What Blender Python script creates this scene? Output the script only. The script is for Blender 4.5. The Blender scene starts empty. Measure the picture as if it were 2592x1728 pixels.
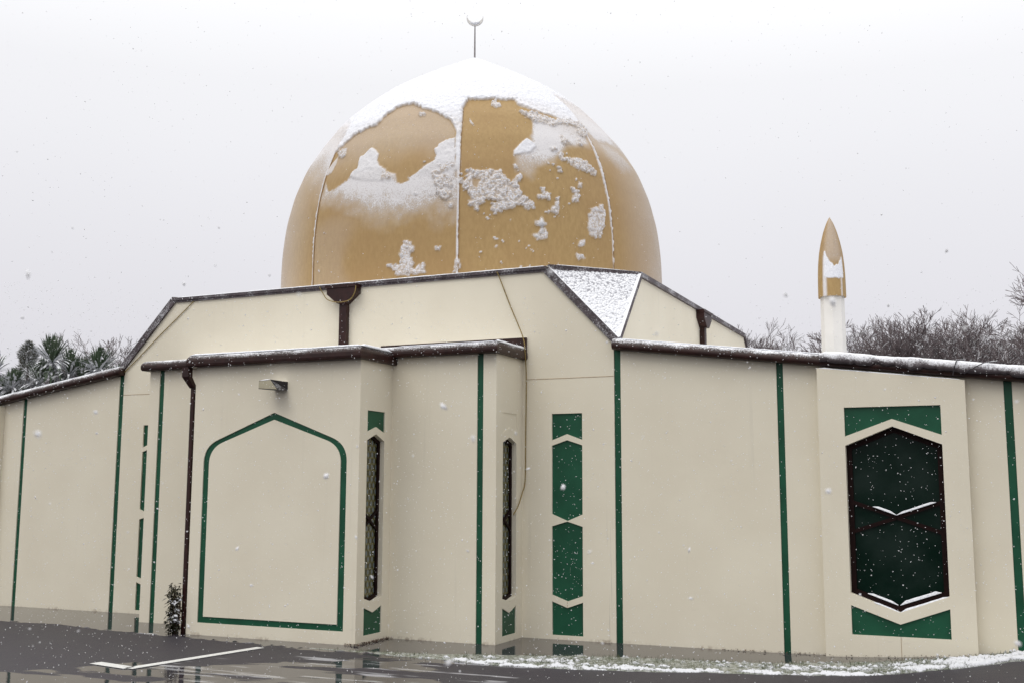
import bpy, bmesh, math, random
import numpy as np
from mathutils import Matrix, Vector
R = math.radians
random.seed(7)
rng = np.random.default_rng(7)
scene = bpy.context.scene
COL = scene.collection

# ------------------------------------------------------------------ camera, sky, sun, exposure
cam_d = bpy.data.cameras.new("camera")
cam = bpy.data.objects.new("camera", cam_d)
COL.objects.link(cam)
cam_d.sensor_width = 36.0
cam_d.lens = 39.03
cam_d.clip_start = 0.05
cam_d.clip_end = 2000
cam_d.dof.use_dof = True
cam_d.dof.focus_distance = 14.0
cam_d.dof.aperture_fstop = 16.0
cam.matrix_world = (Matrix.Translation((7.5489, -11.6798, 1.6)) @ Matrix.Rotation(0.4224, 4, 'Z')
                    @ Matrix.Rotation(math.pi / 2 + 0.1352, 4, 'X') @ Matrix.Rotation(0.0033, 4, 'Z'))
scene.camera = cam

SUN_EL, SUN_AZ = 55.0, 200.0      # degrees; azimuth clockwise from north (+Y)
world = bpy.data.worlds.new("World")
scene.world = world
world.use_nodes = True
wn, wl = world.node_tree.nodes, world.node_tree.links
wn.clear()
wo = wn.new('ShaderNodeOutputWorld')
sky = wn.new('ShaderNodeTexSky')
sky.sky_type = 'NISHITA'
sky.sun_disc = False
sky.sun_elevation = R(SUN_EL)
sky.sun_rotation = R(SUN_AZ)
bg1 = wn.new('ShaderNodeBackground'); bg1.inputs[1].default_value = 0.06
wl.new(sky.outputs[0], bg1.inputs[0])
tc = wn.new('ShaderNodeTexCoord')
sep = wn.new('ShaderNodeSeparateXYZ')
wl.new(tc.outputs['Generated'], sep.inputs[0])
ramp = wn.new('ShaderNodeValToRGB')            # overcast: pale at the horizon, brighter overhead
cr = ramp.color_ramp
cr.elements[0].position = 0.0; cr.elements[0].color = (0.62, 0.605, 0.65, 1)
cr.elements[1].position = 1.0; cr.elements[1].color = (1.0, 1.0, 1.0, 1)
for p, c in ((0.14, (0.74, 0.725, 0.762)), (0.30, (0.855, 0.85, 0.875)), (0.42, (0.92, 0.92, 0.935))):
    e = cr.elements.new(p); e.color = (*c, 1)
wl.new(sep.outputs[2], ramp.inputs[0])
nz = wn.new('ShaderNodeTexNoise'); nz.inputs['Scale'].default_value = 1.6; nz.inputs['Detail'].default_value = 2
wl.new(tc.outputs['Generated'], nz.inputs['Vector'])
mr = wn.new('ShaderNodeMapRange'); mr.inputs['From Min'].default_value = 0.3; mr.inputs['From Max'].default_value = 0.7
mr.inputs['To Min'].default_value = 0.97; mr.inputs['To Max'].default_value = 1.03
wl.new(nz.outputs['Fac'], mr.inputs['Value'])
# clouds get thinner overhead: brightness rises towards the zenith
mz = wn.new('ShaderNodeMapRange'); mz.inputs['From Min'].default_value = 0.35; mz.inputs['From Max'].default_value = 0.9
mz.inputs['To Min'].default_value = 1.12; mz.inputs['To Max'].default_value = 1.9
wl.new(sep.outputs[2], mz.inputs['Value'])
mm = wn.new('ShaderNodeMath'); mm.operation = 'MULTIPLY'
wl.new(mr.outputs[0], mm.inputs[0]); wl.new(mz.outputs[0], mm.inputs[1])
bg2 = wn.new('ShaderNodeBackground')
wl.new(ramp.outputs[0], bg2.inputs[0]); wl.new(mm.outputs[0], bg2.inputs[1])
mix = wn.new('ShaderNodeMixShader'); mix.inputs[0].default_value = 0.9
wl.new(bg1.outputs[0], mix.inputs[1]); wl.new(bg2.outputs[0], mix.inputs[2])
wl.new(mix.outputs[0], wo.inputs[0])

sun_d = bpy.data.lights.new("sun", 'SUN')
sun_d.energy = 0.85; sun_d.angle = R(35); sun_d.color = (1.0, 0.96, 0.88)
sun = bpy.data.objects.new("sun", sun_d)
COL.objects.link(sun)
sd = Vector((math.sin(R(SUN_AZ)) * math.cos(R(SUN_EL)), math.cos(R(SUN_AZ)) * math.cos(R(SUN_EL)), math.sin(R(SUN_EL))))
sun.rotation_euler = sd.to_track_quat('Z', 'Y').to_euler()
sun.location = (0, -20, 30)

vs = scene.view_settings
vs.view_transform = 'Standard'; vs.look = 'None'; vs.exposure = 0.0; vs.gamma = 1.0
vs.use_curve_mapping = False

# ------------------------------------------------------------------ numpy noise
def _hash(ix, iy, iz, s):
    h = (ix.astype(np.int64) * 374761393 + iy.astype(np.int64) * 668265263 + iz.astype(np.int64) * 2147483647 + s * 144664867) & 0xffffffff
    h = ((h ^ (h >> 13)) * 1274126177) & 0xffffffff
    h = ((h ^ (h >> 16)) * 2246822519) & 0xffffffff
    return ((h >> 8) & 0xffff) / 65535.0

def vnoise(x, y, z=0.0, s=0):
    x, y, z = np.broadcast_arrays(np.asarray(x, float), np.asarray(y, float), np.asarray(z, float))
    ix, iy, iz = np.floor(x), np.floor(y), np.floor(z)
    fx, fy, fz = x - ix, y - iy, z - iz
    fx, fy, fz = (f * f * (3 - 2 * f) for f in (fx, fy, fz))
    r = 0
    for dx in (0, 1):
        for dy in (0, 1):
            for dz in (0, 1):
                w = (fx if dx else 1 - fx) * (fy if dy else 1 - fy) * (fz if dz else 1 - fz)
                r = r + w * _hash(ix + dx, iy + dy, iz + dz, s)
    return r

def fbm(x, y, z=0.0, octaves=4, s=0):
    a, t, n = 0.5, 0.0, 0.0
    x = np.asarray(x, float); y = np.asarray(y, float); z = np.asarray(z, float)
    for o in range(octaves):
        t = t + a * vnoise(x, y, z, s + o); n += a
        x, y, z, a = x * 2.03, y * 2.03, z * 2.03, a * 0.5
    return t / n

def sstep(a, b, x):
    t = np.clip((x - a) / (b - a), 0, 1)
    return t * t * (3 - 2 * t)

def sdf(px, py, poly):
    """signed distance to a polygon, positive inside"""
    P = np.asarray(poly, float); Q = np.roll(P, -1, 0)
    best = np.full(px.shape, 1e9); inside = np.zeros(px.shape, bool)
    for (ax, ay), (bx, by) in zip(P, Q):
        ex, ey = bx - ax, by - ay
        t = np.clip(((px - ax) * ex + (py - ay) * ey) / (ex * ex + ey * ey + 1e-12), 0, 1)
        best = np.minimum(best, (px - ax - t * ex) ** 2 + (py - ay - t * ey) ** 2)
        c = ((ay > py) != (by > py))
        with np.errstate(divide='ignore', invalid='ignore'):
            xx = ax + (py - ay) * ex / (ey if ey != 0 else 1e-12)
        inside ^= c & (px < xx)
    d = np.sqrt(best)
    return np.where(inside, d, -d)

# ------------------------------------------------------------------ materials
def newmat(name, color, rough=0.6, spec=0.5):
    m = bpy.data.materials.new(name); m.use_nodes = True
    b = m.node_tree.nodes['Principled BSDF']
    b.inputs['Base Color'].default_value = (*color, 1)
    b.inputs['Roughness'].default_value = rough
    b.inputs['Specular IOR Level'].default_value = spec
    return m, b, m.node_tree.nodes, m.node_tree.links

def N(nodes, kind, **kw):
    n = nodes.new(kind)
    for k, v in kw.items():
        if k in n.inputs: n.inputs[k].default_value = v
        else: setattr(n, k, v)
    return n

def math_node(nodes, links, op, a, b=None, c=None, clamp=False):
    n = nodes.new('ShaderNodeMath'); n.operation = op; n.use_clamp = clamp
    for i, v in enumerate((a, b, c)):
        if v is None: continue
        if isinstance(v, (int, float)): n.inputs[i].default_value = v
        else: links.new(v, n.inputs[i])
    return n.outputs[0]

def maprange(nodes, links, v, a, b, c=0.0, d=1.0):
    n = nodes.new('ShaderNodeMapRange'); n.interpolation_type = 'SMOOTHSTEP'
    n.inputs['From Min'].default_value = a; n.inputs['From Max'].default_value = b
    n.inputs['To Min'].default_value = c; n.inputs['To Max'].default_value = d
    links.new(v, n.inputs['Value'])
    return n.outputs[0]

def mixrgb(nodes, links, fac, a, b):
    n = nodes.new('ShaderNodeMix'); n.data_type = 'RGBA'
    if isinstance(fac, (int, float)): n.inputs[0].default_value = fac
    else: links.new(fac, n.inputs[0])
    for s, v in ((6, a), (7, b)):
        if isinstance(v, tuple): n.inputs[s].default_value = (*v, 1)
        else: links.new(v, n.inputs[s])
    return n.outputs[2]

def noise(nodes, links, scale, detail=3.0, vec=None, rough=0.5):
    n = N(nodes, 'ShaderNodeTexNoise', Scale=scale, Detail=detail, Roughness=rough)
    if vec is None:
        g = nodes.new('ShaderNodeNewGeometry'); vec = g.outputs['Position']
    links.new(vec, n.inputs['Vector'])
    return n.outputs['Fac']

def bump(nodes, links, height, strength, dist, bsdf):
    n = N(nodes, 'ShaderNodeBump', Strength=strength, Distance=dist)
    links.new(height, n.inputs['Height']); links.new(n.outputs[0], bsdf.inputs['Normal'])
    return n

SNOW = (0.86, 0.87, 0.90)

def m_wall():
    m, b, n, l = newmat("cream_render", (0.7, 0.64, 0.52), 0.75, 0.3)
    big = noise(n, l, 1.3, 4)
    col = mixrgb(n, l, maprange(n, l, big, 0.3, 0.7), (0.715, 0.658, 0.530), (0.750, 0.697, 0.568))
    # vertical weather streaks
    g = n.new('ShaderNodeNewGeometry'); mp = N(n, 'ShaderNodeMapping', Scale=(9.0, 9.0, 0.35))
    l.new(g.outputs['Position'], mp.inputs[0])
    st = noise(n, l, 1.0, 5, mp.outputs[0], 0.6)
    col = mixrgb(n, l, maprange(n, l, st, 0.60, 0.78, 0, 0.22), col, (0.45, 0.42, 0.35))
    # splash dirt just above the ground
    s = n.new('ShaderNodeSeparateXYZ'); l.new(g.outputs['Position'], s.inputs[0])
    low = maprange(n, l, s.outputs[2], 0.0, 0.045, 1.0, 0.0)
    dn = noise(n, l, 22, 5)
    d = math_node(n, l, 'MULTIPLY', low, maprange(n, l, dn, 0.42, 0.60))
    col = mixrgb(n, l, math_node(n, l, 'MULTIPLY', d, maprange(n, l, noise(n, l, 2.5, 3), 0.45, 0.7, 0.05, 0.75)), col, (0.24, 0.17, 0.12))
    # fine vertical run-off streaks low down beside the joint right of the painted panels
    mp2 = N(n, 'ShaderNodeMapping', Scale=(48.0, 48.0, 0.7)); l.new(g.outputs['Position'], mp2.inputs[0])
    s2 = maprange(n, l, noise(n, l, 1.0, 4, mp2.outputs[0], 0.6), 0.56, 0.66)
    mx = math_node(n, l, 'MULTIPLY', maprange(n, l, s.outputs[0], 3.36, 3.46), maprange(n, l, s.outputs[0], 3.55, 3.58, 1, 0))
    mx = math_node(n, l, 'MULTIPLY', mx, maprange(n, l, s.outputs[2], 0.3, 1.9, 1, 0))
    col = mixrgb(n, l, math_node(n, l, 'MULTIPLY', math_node(n, l, 'MULTIPLY', mx, s2), 0.55), col, (0.22, 0.20, 0.19))
    scuff = N(n, 'ShaderNodeMapping', Scale=(2.2, 2.2, 14.0)); l.new(g.outputs['Position'], scuff.inputs[0])
    sc = math_node(n, l, 'MULTIPLY', maprange(n, l, noise(n, l, 1.0, 6, scuff.outputs[0], 0.7), 0.62, 0.72), maprange(n, l, s.outputs[2], 0.1, 0.6, 1, 0))
    col = mixrgb(n, l, math_node(n, l, 'MULTIPLY', sc, 0.30), col, (0.36, 0.33, 0.29))
    l.new(col, b.inputs['Base Color'])
    tro = N(n, 'ShaderNodeMapping', Scale=(1.0, 1.0, 1.0)); l.new(g.outputs['Position'], tro.inputs[0])
    hh = math_node(n, l, 'ADD', noise(n, l, 90, 4), math_node(n, l, 'MULTIPLY', noise(n, l, 14, 4, tro.outputs[0]), 0.9))
    bump(n, l, hh, 0.35, 0.004, b)
    return m

def m_trim(name, color, rough, amount=0.5, lo=0.25):
    """painted trim; snow lies on whatever faces up"""
    m, b, n, l = newmat(name, color, rough, 0.3)
    g = n.new('ShaderNodeNewGeometry'); s = n.new('ShaderNodeSeparateXYZ')
    l.new(g.outputs['Normal'], s.inputs[0])
    ns = noise(n, l, 55, 6, None, 0.7); nb = noise(n, l, 4, 3)
    v = math_node(n, l, 'ADD', s.outputs[2], math_node(n, l, 'MULTIPLY', math_node(n, l, 'SUBTRACT', ns, 0.5), 1.6))
    v = math_node(n, l, 'ADD', v, math_node(n, l, 'MULTIPLY', math_node(n, l, 'SUBTRACT', nb, 0.5), 0.9))
    f = maprange(n, l, v, lo, lo + amount)
    wood = mixrgb(n, l, maprange(n, l, noise(n, l, 14, 5), 0.35, 0.7), color, tuple(c * 1.7 for c in color))
    l.new(mixrgb(n, l, f, wood, SNOW), b.inputs['Base Color'])
    l.new(maprange(n, l, f, 0, 1, rough, 0.8), b.inputs['Roughness'])
    bump(n, l, math_node(n, l, 'ADD', f, math_node(n, l, 'MULTIPLY', ns, 0.6)), 0.5, 0.006, b)
    return m

def m_snow():
    m, b, n, l = newmat("settled_snow", SNOW, 0.75, 0.3)
    ns = noise(n, l, 45, 5)
    l.new(mixrgb(n, l, maprange(n, l, ns, 0.3, 0.6), (0.66, 0.68, 0.74), SNOW), b.inputs['Base Color'])
    bump(n, l, ns, 0.7, 0.012, b)
    b.inputs['Subsurface Weight'].default_value = 0.0
    return m

def m_corner():
    m, b, n, l = newmat("thin_crusty_snow", SNOW, 0.75, 0.3)
    g = n.new('ShaderNodeNewGeometry'); s = n.new('ShaderNodeSeparateXYZ'); l.new(g.outputs['Position'], s.inputs[0])
    vo = N(n, 'ShaderNodeTexVoronoi', Scale=38.0); l.new(g.outputs['Position'], vo.inputs['Vector'])
    up = maprange(n, l, s.outputs[2], 3.5, 4.2, -0.12, 0.12)
    t = math_node(n, l, 'ADD', math_node(n, l, 'ADD', vo.outputs['Distance'], up), math_node(n, l, 'MULTIPLY', noise(n, l, 9, 5), 0.5))
    f = maprange(n, l, t, 0.84, 1.10)
    l.new(mixrgb(n, l, f, SNOW, (0.42, 0.42, 0.45)), b.inputs['Base Color'])
    bump(n, l, math_node(n, l, 'MULTIPLY', t, -1.0), 0.8, 0.02, b)
    return m

def m_thin_snow():
    """thin snow sticking to a steep dark face: patchier the steeper it is"""
    m, b, n, l = newmat("patchy_snow", SNOW, 0.75, 0.3)
    g = n.new('ShaderNodeNewGeometry'); s = n.new('ShaderNodeSeparateXYZ'); l.new(g.outputs['Normal'], s.inputs[0])
    ns = noise(n, l, 60, 6, None, 0.75); nb = noise(n, l, 7, 4)
    t = math_node(n, l, 'ADD', s.outputs[2], math_node(n, l, 'MULTIPLY', math_node(n, l, 'SUBTRACT', ns, 0.5), 2.2))
    t = math_node(n, l, 'ADD', t, math_node(n, l, 'MULTIPLY', math_node(n, l, 'SUBTRACT', nb, 0.5), 1.6))
    f = maprange(n, l, t, -0.25, 0.75)
    l.new(mixrgb(n, l, f, (0.11, 0.09, 0.095), SNOW), b.inputs['Base Color'])
    bump(n, l, ns, 0.8, 0.012, b)
    return m

def m_green():
    m, b, n, l = newmat("green_paint", (0.008, 0.085, 0.045), 0.42, 0.3)
    f = maprange(n, l, noise(n, l, 3, 4), 0.3, 0.7)
    l.new(mixrgb(n, l, f, (0.004, 0.056, 0.027), (0.008, 0.082, 0.041)), b.inputs['Base Color'])
    bump(n, l, noise(n, l, 60, 4), 0.2, 0.003, b)
    return m

def m_dome():
    m, b, n, l = newmat("gold_dome", (0.5, 0.3, 0.12), 0.5, 0.25)
    a1 = n.new('ShaderNodeAttribute'); a1.attribute_name = 'snow'
    a2 = n.new('ShaderNodeAttribute'); a2.attribute_name = 'frost'
    a3 = n.new('ShaderNodeAttribute'); a3.attribute_name = 'lump'
    g = n.new('ShaderNodeNewGeometry'); mp = N(n, 'ShaderNodeMapping', Scale=(4.0, 4.0, 1.6))
    l.new(g.outputs['Position'], mp.inputs[0])
    brush = noise(n, l, 6, 6, mp.outputs[0], 0.65); big = noise(n, l, 0.8, 3)
    base = mixrgb(n, l, maprange(n, l, brush, 0.3, 0.7), (0.350, 0.230, 0.098), (0.412, 0.279, 0.123))
    base = mixrgb(n, l, maprange(n, l, big, 0.35, 0.65, 0, 0.5), base, (0.35, 0.218, 0.097))
    fn = noise(n, l, 55, 4, None, 0.75)
    t = math_node(n, l, 'ADD', a2.outputs['Fac'], math_node(n, l, 'MULTIPLY', math_node(n, l, 'SUBTRACT', fn, 0.5), 1.9))
    sp = math_node(n, l, 'MULTIPLY', maprange(n, l, t, 0.32, 0.78), maprange(n, l, a2.outputs['Fac'], 0.0, 0.12))
    soft = math_node(n, l, 'MULTIPLY', a2.outputs['Fac'], 0.70)
    fr = math_node(n, l, 'MAXIMUM', math_node(n, l, 'MULTIPLY', sp, 0.8), soft)
    f = math_node(n, l, 'MAXIMUM', a1.outputs['Fac'], fr, clamp=True)
    vo = N(n, 'ShaderNodeTexVoronoi', Scale=34.0); l.new(g.outputs['Position'], vo.inputs['Vector'])
    pit = math_node(n, l, 'MULTIPLY', maprange(n, l, vo.outputs['Distance'], 0.42, 0.75), a3.outputs['Fac'])
    gr = math_node(n, l, 'MULTIPLY', maprange(n, l, fn, 0.44, 0.58), a3.outputs['Fac'])
    f = math_node(n, l, 'MULTIPLY', f, math_node(n, l, 'SUBTRACT', 1.0, math_node(n, l, 'MULTIPLY', gr, 0.5)))
    f2 = math_node(n, l, 'MULTIPLY', f, math_node(n, l, 'SUBTRACT', 1.0, math_node(n, l, 'MULTIPLY', pit, 0.45)))
    snowc = mixrgb(n, l, maprange(n, l, fn, 0.3, 0.55), (0.66, 0.665, 0.72), (0.82, 0.83, 0.87))
    l.new(mixrgb(n, l, f2, base, snowc), b.inputs['Base Color'])
    l.new(maprange(n, l, f, 0, 1, 0.55, 0.85), b.inputs['Roughness'])
    h = math_node(n, l, 'ADD', math_node(n, l, 'MULTIPLY', fn, math_node(n, l, 'ADD', math_node(n, l, 'MULTIPLY', f, 0.5), 0.04)),
                  math_node(n, l, 'MULTIPLY', math_node(n, l, 'MULTIPLY', vo.outputs['Distance'], -0.7), a3.outputs['Fac']))
    bump(n, l, h, 0.8, 0.02, b)
    return m

def m_ground():
    m, b, n, l = newmat("wet_asphalt", (0.05, 0.047, 0.05), 0.4, 0.42)
    a = n.new('ShaderNodeAttribute'); a.attribute_name = 'wet'
    sl = n.new('ShaderNodeAttribute'); sl.attribute_name = 'slush'
    ag = noise(n, l, 75, 6, None, 0.8)
    col = mixrgb(n, l, maprange(n, l, ag, 0.35, 0.65), (0.022, 0.019, 0.025), (0.050, 0.044, 0.054))
    col = mixrgb(n, l, maprange(n, l, noise(n, l, 1.2, 4), 0.35, 0.7), col, (0.038, 0.035, 0.041))
    col = mixrgb(n, l, sl.outputs['Fac'], col, (0.6, 0.6, 0.62))
    l.new(col, b.inputs['Base Color'])
    rg = maprange(n, l, a.outputs['Fac'], 0.25, 0.75, 0.52, 0.035)
    l.new(rg, b.inputs['Roughness'])
    b.inputs['IOR'].default_value = 1.36
    st = maprange(n, l, a.outputs['Fac'], 0.25, 0.7, 1.0, 0.0)
    h = math_node(n, l, 'MULTIPLY', ag, st)
    g = n.new('ShaderNodeNewGeometry'); mp = N(n, 'ShaderNodeMapping', Scale=(1.0, 1.0, 1.0))
    l.new(g.outputs['Position'], mp.inputs[0])
    rip = math_node(n, l, 'MULTIPLY', noise(n, l, 26, 3, mp.outputs[0]), 0.05)
    bump(n, l, math_node(n, l, 'ADD', h, rip), 0.6, 0.010, b)
    return m

def m_verge():
    m, b, n, l = newmat("slushy_verge", (0.1, 0.12, 0.07), 0.35)
    a = n.new('ShaderNodeAttribute'); a.attribute_name = 'snow'
    f1 = noise(n, l, 60, 5, None, 0.7); f2 = noise(n, l, 16, 4)
    col = mixrgb(n, l, maprange(n, l, f1, 0.35, 0.65), (0.055, 0.065, 0.040), (0.23, 0.25, 0.19))
    col = mixrgb(n, l, maprange(n, l, f2, 0.36, 0.62, 0, 0.8), col, (0.42, 0.43, 0.41))
    t = math_node(n, l, 'ADD', a.outputs['Fac'], math_node(n, l, 'MULTIPLY', math_node(n, l, 'SUBTRACT', f1, 0.5), 1.1))
    f = maprange(n, l, t, 0.4, 0.62)
    l.new(mixrgb(n, l, f, col, (0.70, 0.71, 0.74)), b.inputs['Base Color'])
    l.new(maprange(n, l, f, 0, 1, 0.22, 0.8), b.inputs['Roughness'])
    bump(n, l, math_node(n, l, 'ADD', f1, f), 0.7, 0.012, b)
    return m

def m_leafy(name, color, color2, rough=0.5, snow=0.35):
    m, b, n, l = newmat(name, color, rough)
    g = n.new('ShaderNodeNewGeometry'); s = n.new('ShaderNodeSeparateXYZ')
    l.new(g.outputs['Normal'], s.inputs[0])
    up = math_node(n, l, 'ABSOLUTE', s.outputs[2])
    ns = noise(n, l, 9, 4)
    v = math_node(n, l, 'ADD', up, math_node(n, l, 'MULTIPLY', math_node(n, l, 'SUBTRACT', ns, 0.5), 1.5))
    f = maprange(n, l, v, 1.0 - snow, 1.1 - snow * 0.6)
    c = mixrgb(n, l, maprange(n, l, noise(n, l, 3, 4), 0.35, 0.65), color, color2)
    l.new(mixrgb(n, l, f, c, (0.72, 0.73, 0.76)), b.inputs['Base Color'])
    return m

def m_simple(name, color, rough, var=1.35, scale=20, spec=0.5):
    m, b, n, l = newmat(name, color, rough, spec)
    l.new(mixrgb(n, l, maprange(n, l, noise(n, l, scale, 4), 0.35, 0.65), color, tuple(min(1, c * var) for c in color)), b.inputs['Base Color'])
    return m

def m_flake():
    m, b, n, l = newmat("snowflake", (0.93, 0.93, 0.94), 0.9, 0.1)
    t = n.new('ShaderNodeBsdfTranslucent'); t.inputs[0].default_value = (0.95, 0.95, 0.96, 1)
    mx = n.new('ShaderNodeMixShader'); mx.inputs[0].default_value = 0.5
    out = [q for q in n if q.type == 'OUTPUT_MATERIAL'][0]
    l.new(b.outputs[0], mx.inputs[1]); l.new(t.outputs[0], mx.inputs[2]); l.new(mx.outputs[0], out.inputs[0])
    return m

def m_patterned_glass():
    m, b, n, l = newmat("patterned_glass", (0.10, 0.09, 0.04), 0.12)
    g = n.new('ShaderNodeNewGeometry')
    mp = N(n, 'ShaderNodeMapping', Scale=(0.0, 1.0, 0.62)); l.new(g.outputs['Position'], mp.inputs[0])
    rot = N(n, 'ShaderNodeMapping', Rotation=(R(45), 0, 0)); l.new(mp.outputs[0], rot.inputs[0])
    vo = N(n, 'ShaderNodeTexVoronoi', Scale=17.0, Randomness=0.0); l.new(rot.outputs[0], vo.inputs['Vector'])
    dot = maprange(n, l, vo.outputs['Distance'], 0.20, 0.34, 1, 0)
    ring = maprange(n, l, vo.outputs['Distance'], 0.42, 0.52, 0, 1)
    c = mixrgb(n, l, maprange(n, l, noise(n, l, 40, 3), 0.4, 0.6), (0.09, 0.085, 0.03), (0.16, 0.15, 0.07))
    c = mixrgb(n, l, ring, c, (0.030, 0.032, 0.016))
    c = mixrgb(n, l, dot, c, (0.13, 0.16, 0.18))
    l.new(c, b.inputs['Base Color'])
    return m

def m_dark_glass():
    m, b, n, l = newmat("dark_green_glass", (0.003, 0.02, 0.012), 0.10, 0.10)
    ns = noise(n, l, 2.2, 4)
    l.new(mixrgb(n, l, maprange(n, l, ns, 0.4, 0.7), (0.0012, 0.010, 0.006), (0.010, 0.020, 0.016)), b.inputs['Base Color'])
    bump(n, l, noise(n, l, 5, 3), 0.15, 0.01, b)
    return m

def m_branch():
    m, b, n, l = newmat("hazed_snowy_bark", (0.10, 0.08, 0.075), 0.8)
    g = n.new('ShaderNodeNewGeometry'); s = n.new('ShaderNodeSeparateXYZ')
    l.new(g.outputs['True Normal'], s.inputs[0])
    v = math_node(n, l, 'ADD', s.outputs[2], math_node(n, l, 'MULTIPLY', math_node(n, l, 'SUBTRACT', noise(n, l, 5, 3), 0.5), 0.8))
    l.new(mixrgb(n, l, maprange(n, l, v, 0.35, 0.7), (0.15, 0.12, 0.122), (0.62, 0.62, 0.64)), b.inputs['Base Color'])  # bark tone paled to stand in for distance haze and rime; snow on upward faces
    return m

M = dict(wall=m_wall(), brown=m_trim("brown_trim", (0.020, 0.0065, 0.005), 0.42, 0.65, 0.42),
         cap=m_trim("dark_parapet_cap", (0.05, 0.038, 0.042), 0.5, 0.7, -0.05), snow=m_snow(), thin=m_thin_snow(), corner=m_corner(), green=m_green(), dome=m_dome(),
         pipe=m_trim("brown_pipe", (0.020, 0.006, 0.005), 0.38, 0.5, 0.70),
         ground=m_ground(), verge=m_verge(), pglass=m_patterned_glass(), dglass=m_dark_glass(),
         frame=m_simple("brown_window_frame", (0.009, 0.0028, 0.0024), 0.6, spec=0.12),
         rope=m_simple("yellow_rope", (0.30, 0.21, 0.06), 0.8, 0.5, 90),
         line=m_simple("white_road_paint", (0.72, 0.72, 0.70), 0.45, 0.82, 30),
         shaft=m_simple("white_minaret_paint", (0.74, 0.72, 0.68), 0.5, 0.9, 2),
         seam=m_simple("gold_seam", (0.22, 0.13, 0.05), 0.5),
         pole=m_simple("grey_metal", (0.20, 0.18, 0.18), 0.4), lens=m_simple("pale_lens", (0.42, 0.38, 0.27), 0.35, 0.85, 8),
         housing=m_trim("dark_housing", (0.02, 0.017, 0.02), 0.4, 0.4, 0.55),
         bark=m_branch(), blade=m_leafy("cabbage_tree_leaf", (0.045, 0.075, 0.038), (0.085, 0.115, 0.07), 0.45, 0.38),
         bush=m_leafy("bush_leaf", (0.10, 0.095, 0.055), (0.065, 0.07, 0.04), 0.6, 0.30),
         shrub=m_leafy("shrub_leaf", (0.016, 0.022, 0.010), (0.035, 0.030, 0.013), 0.4, 0.04),
         stem=m_simple("red_brown_stem", (0.06, 0.025, 0.02), 0.6),
         grass=m_leafy("grass_blade", (0.045, 0.065, 0.022), (0.08, 0.085, 0.035), 0.5, 0.10),
         litter=m_simple("brown_leaf", (0.05, 0.025, 0.015), 0.7, 2.0, 60), joint=m_simple("brown_sealant", (0.30, 0.20, 0.11), 0.8), flake=m_flake())

# ------------------------------------------------------------------ object helpers
def tag(o, label=None, cat=None, group=None, kind=None):
    if label: o["label"] = label
    if cat: o["category"] = cat
    if group: o["group"] = group
    if kind: o["kind"] = kind
    return o

def empty(name, loc, label, cat, group=None, parent=None):
    o = bpy.data.objects.new(name, None); COL.objects.link(o); o.location = loc
    o.empty_display_size = 0.3
    if parent: o.parent = parent
    else: tag(o, label, cat, group)
    return o

def wloc(o):
    v = Vector((0, 0, 0))
    while o is not None:
        v += o.location; o = o.parent
    return v

def link(name, me, mat, parent=None, smooth=False):
    """coordinates in the mesh are world coordinates; shift them to the parent's frame"""
    o = bpy.data.objects.new(name, me); COL.objects.link(o)
    if mat: me.materials.append(mat)
    if parent is not None:
        o.parent = parent
        off = wloc(parent)
        if off.length > 0: me.transform(Matrix.Translation(-off))
    if smooth:
        me.polygons.foreach_set('use_smooth', [True] * len(me.polygons))
    return o

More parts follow.
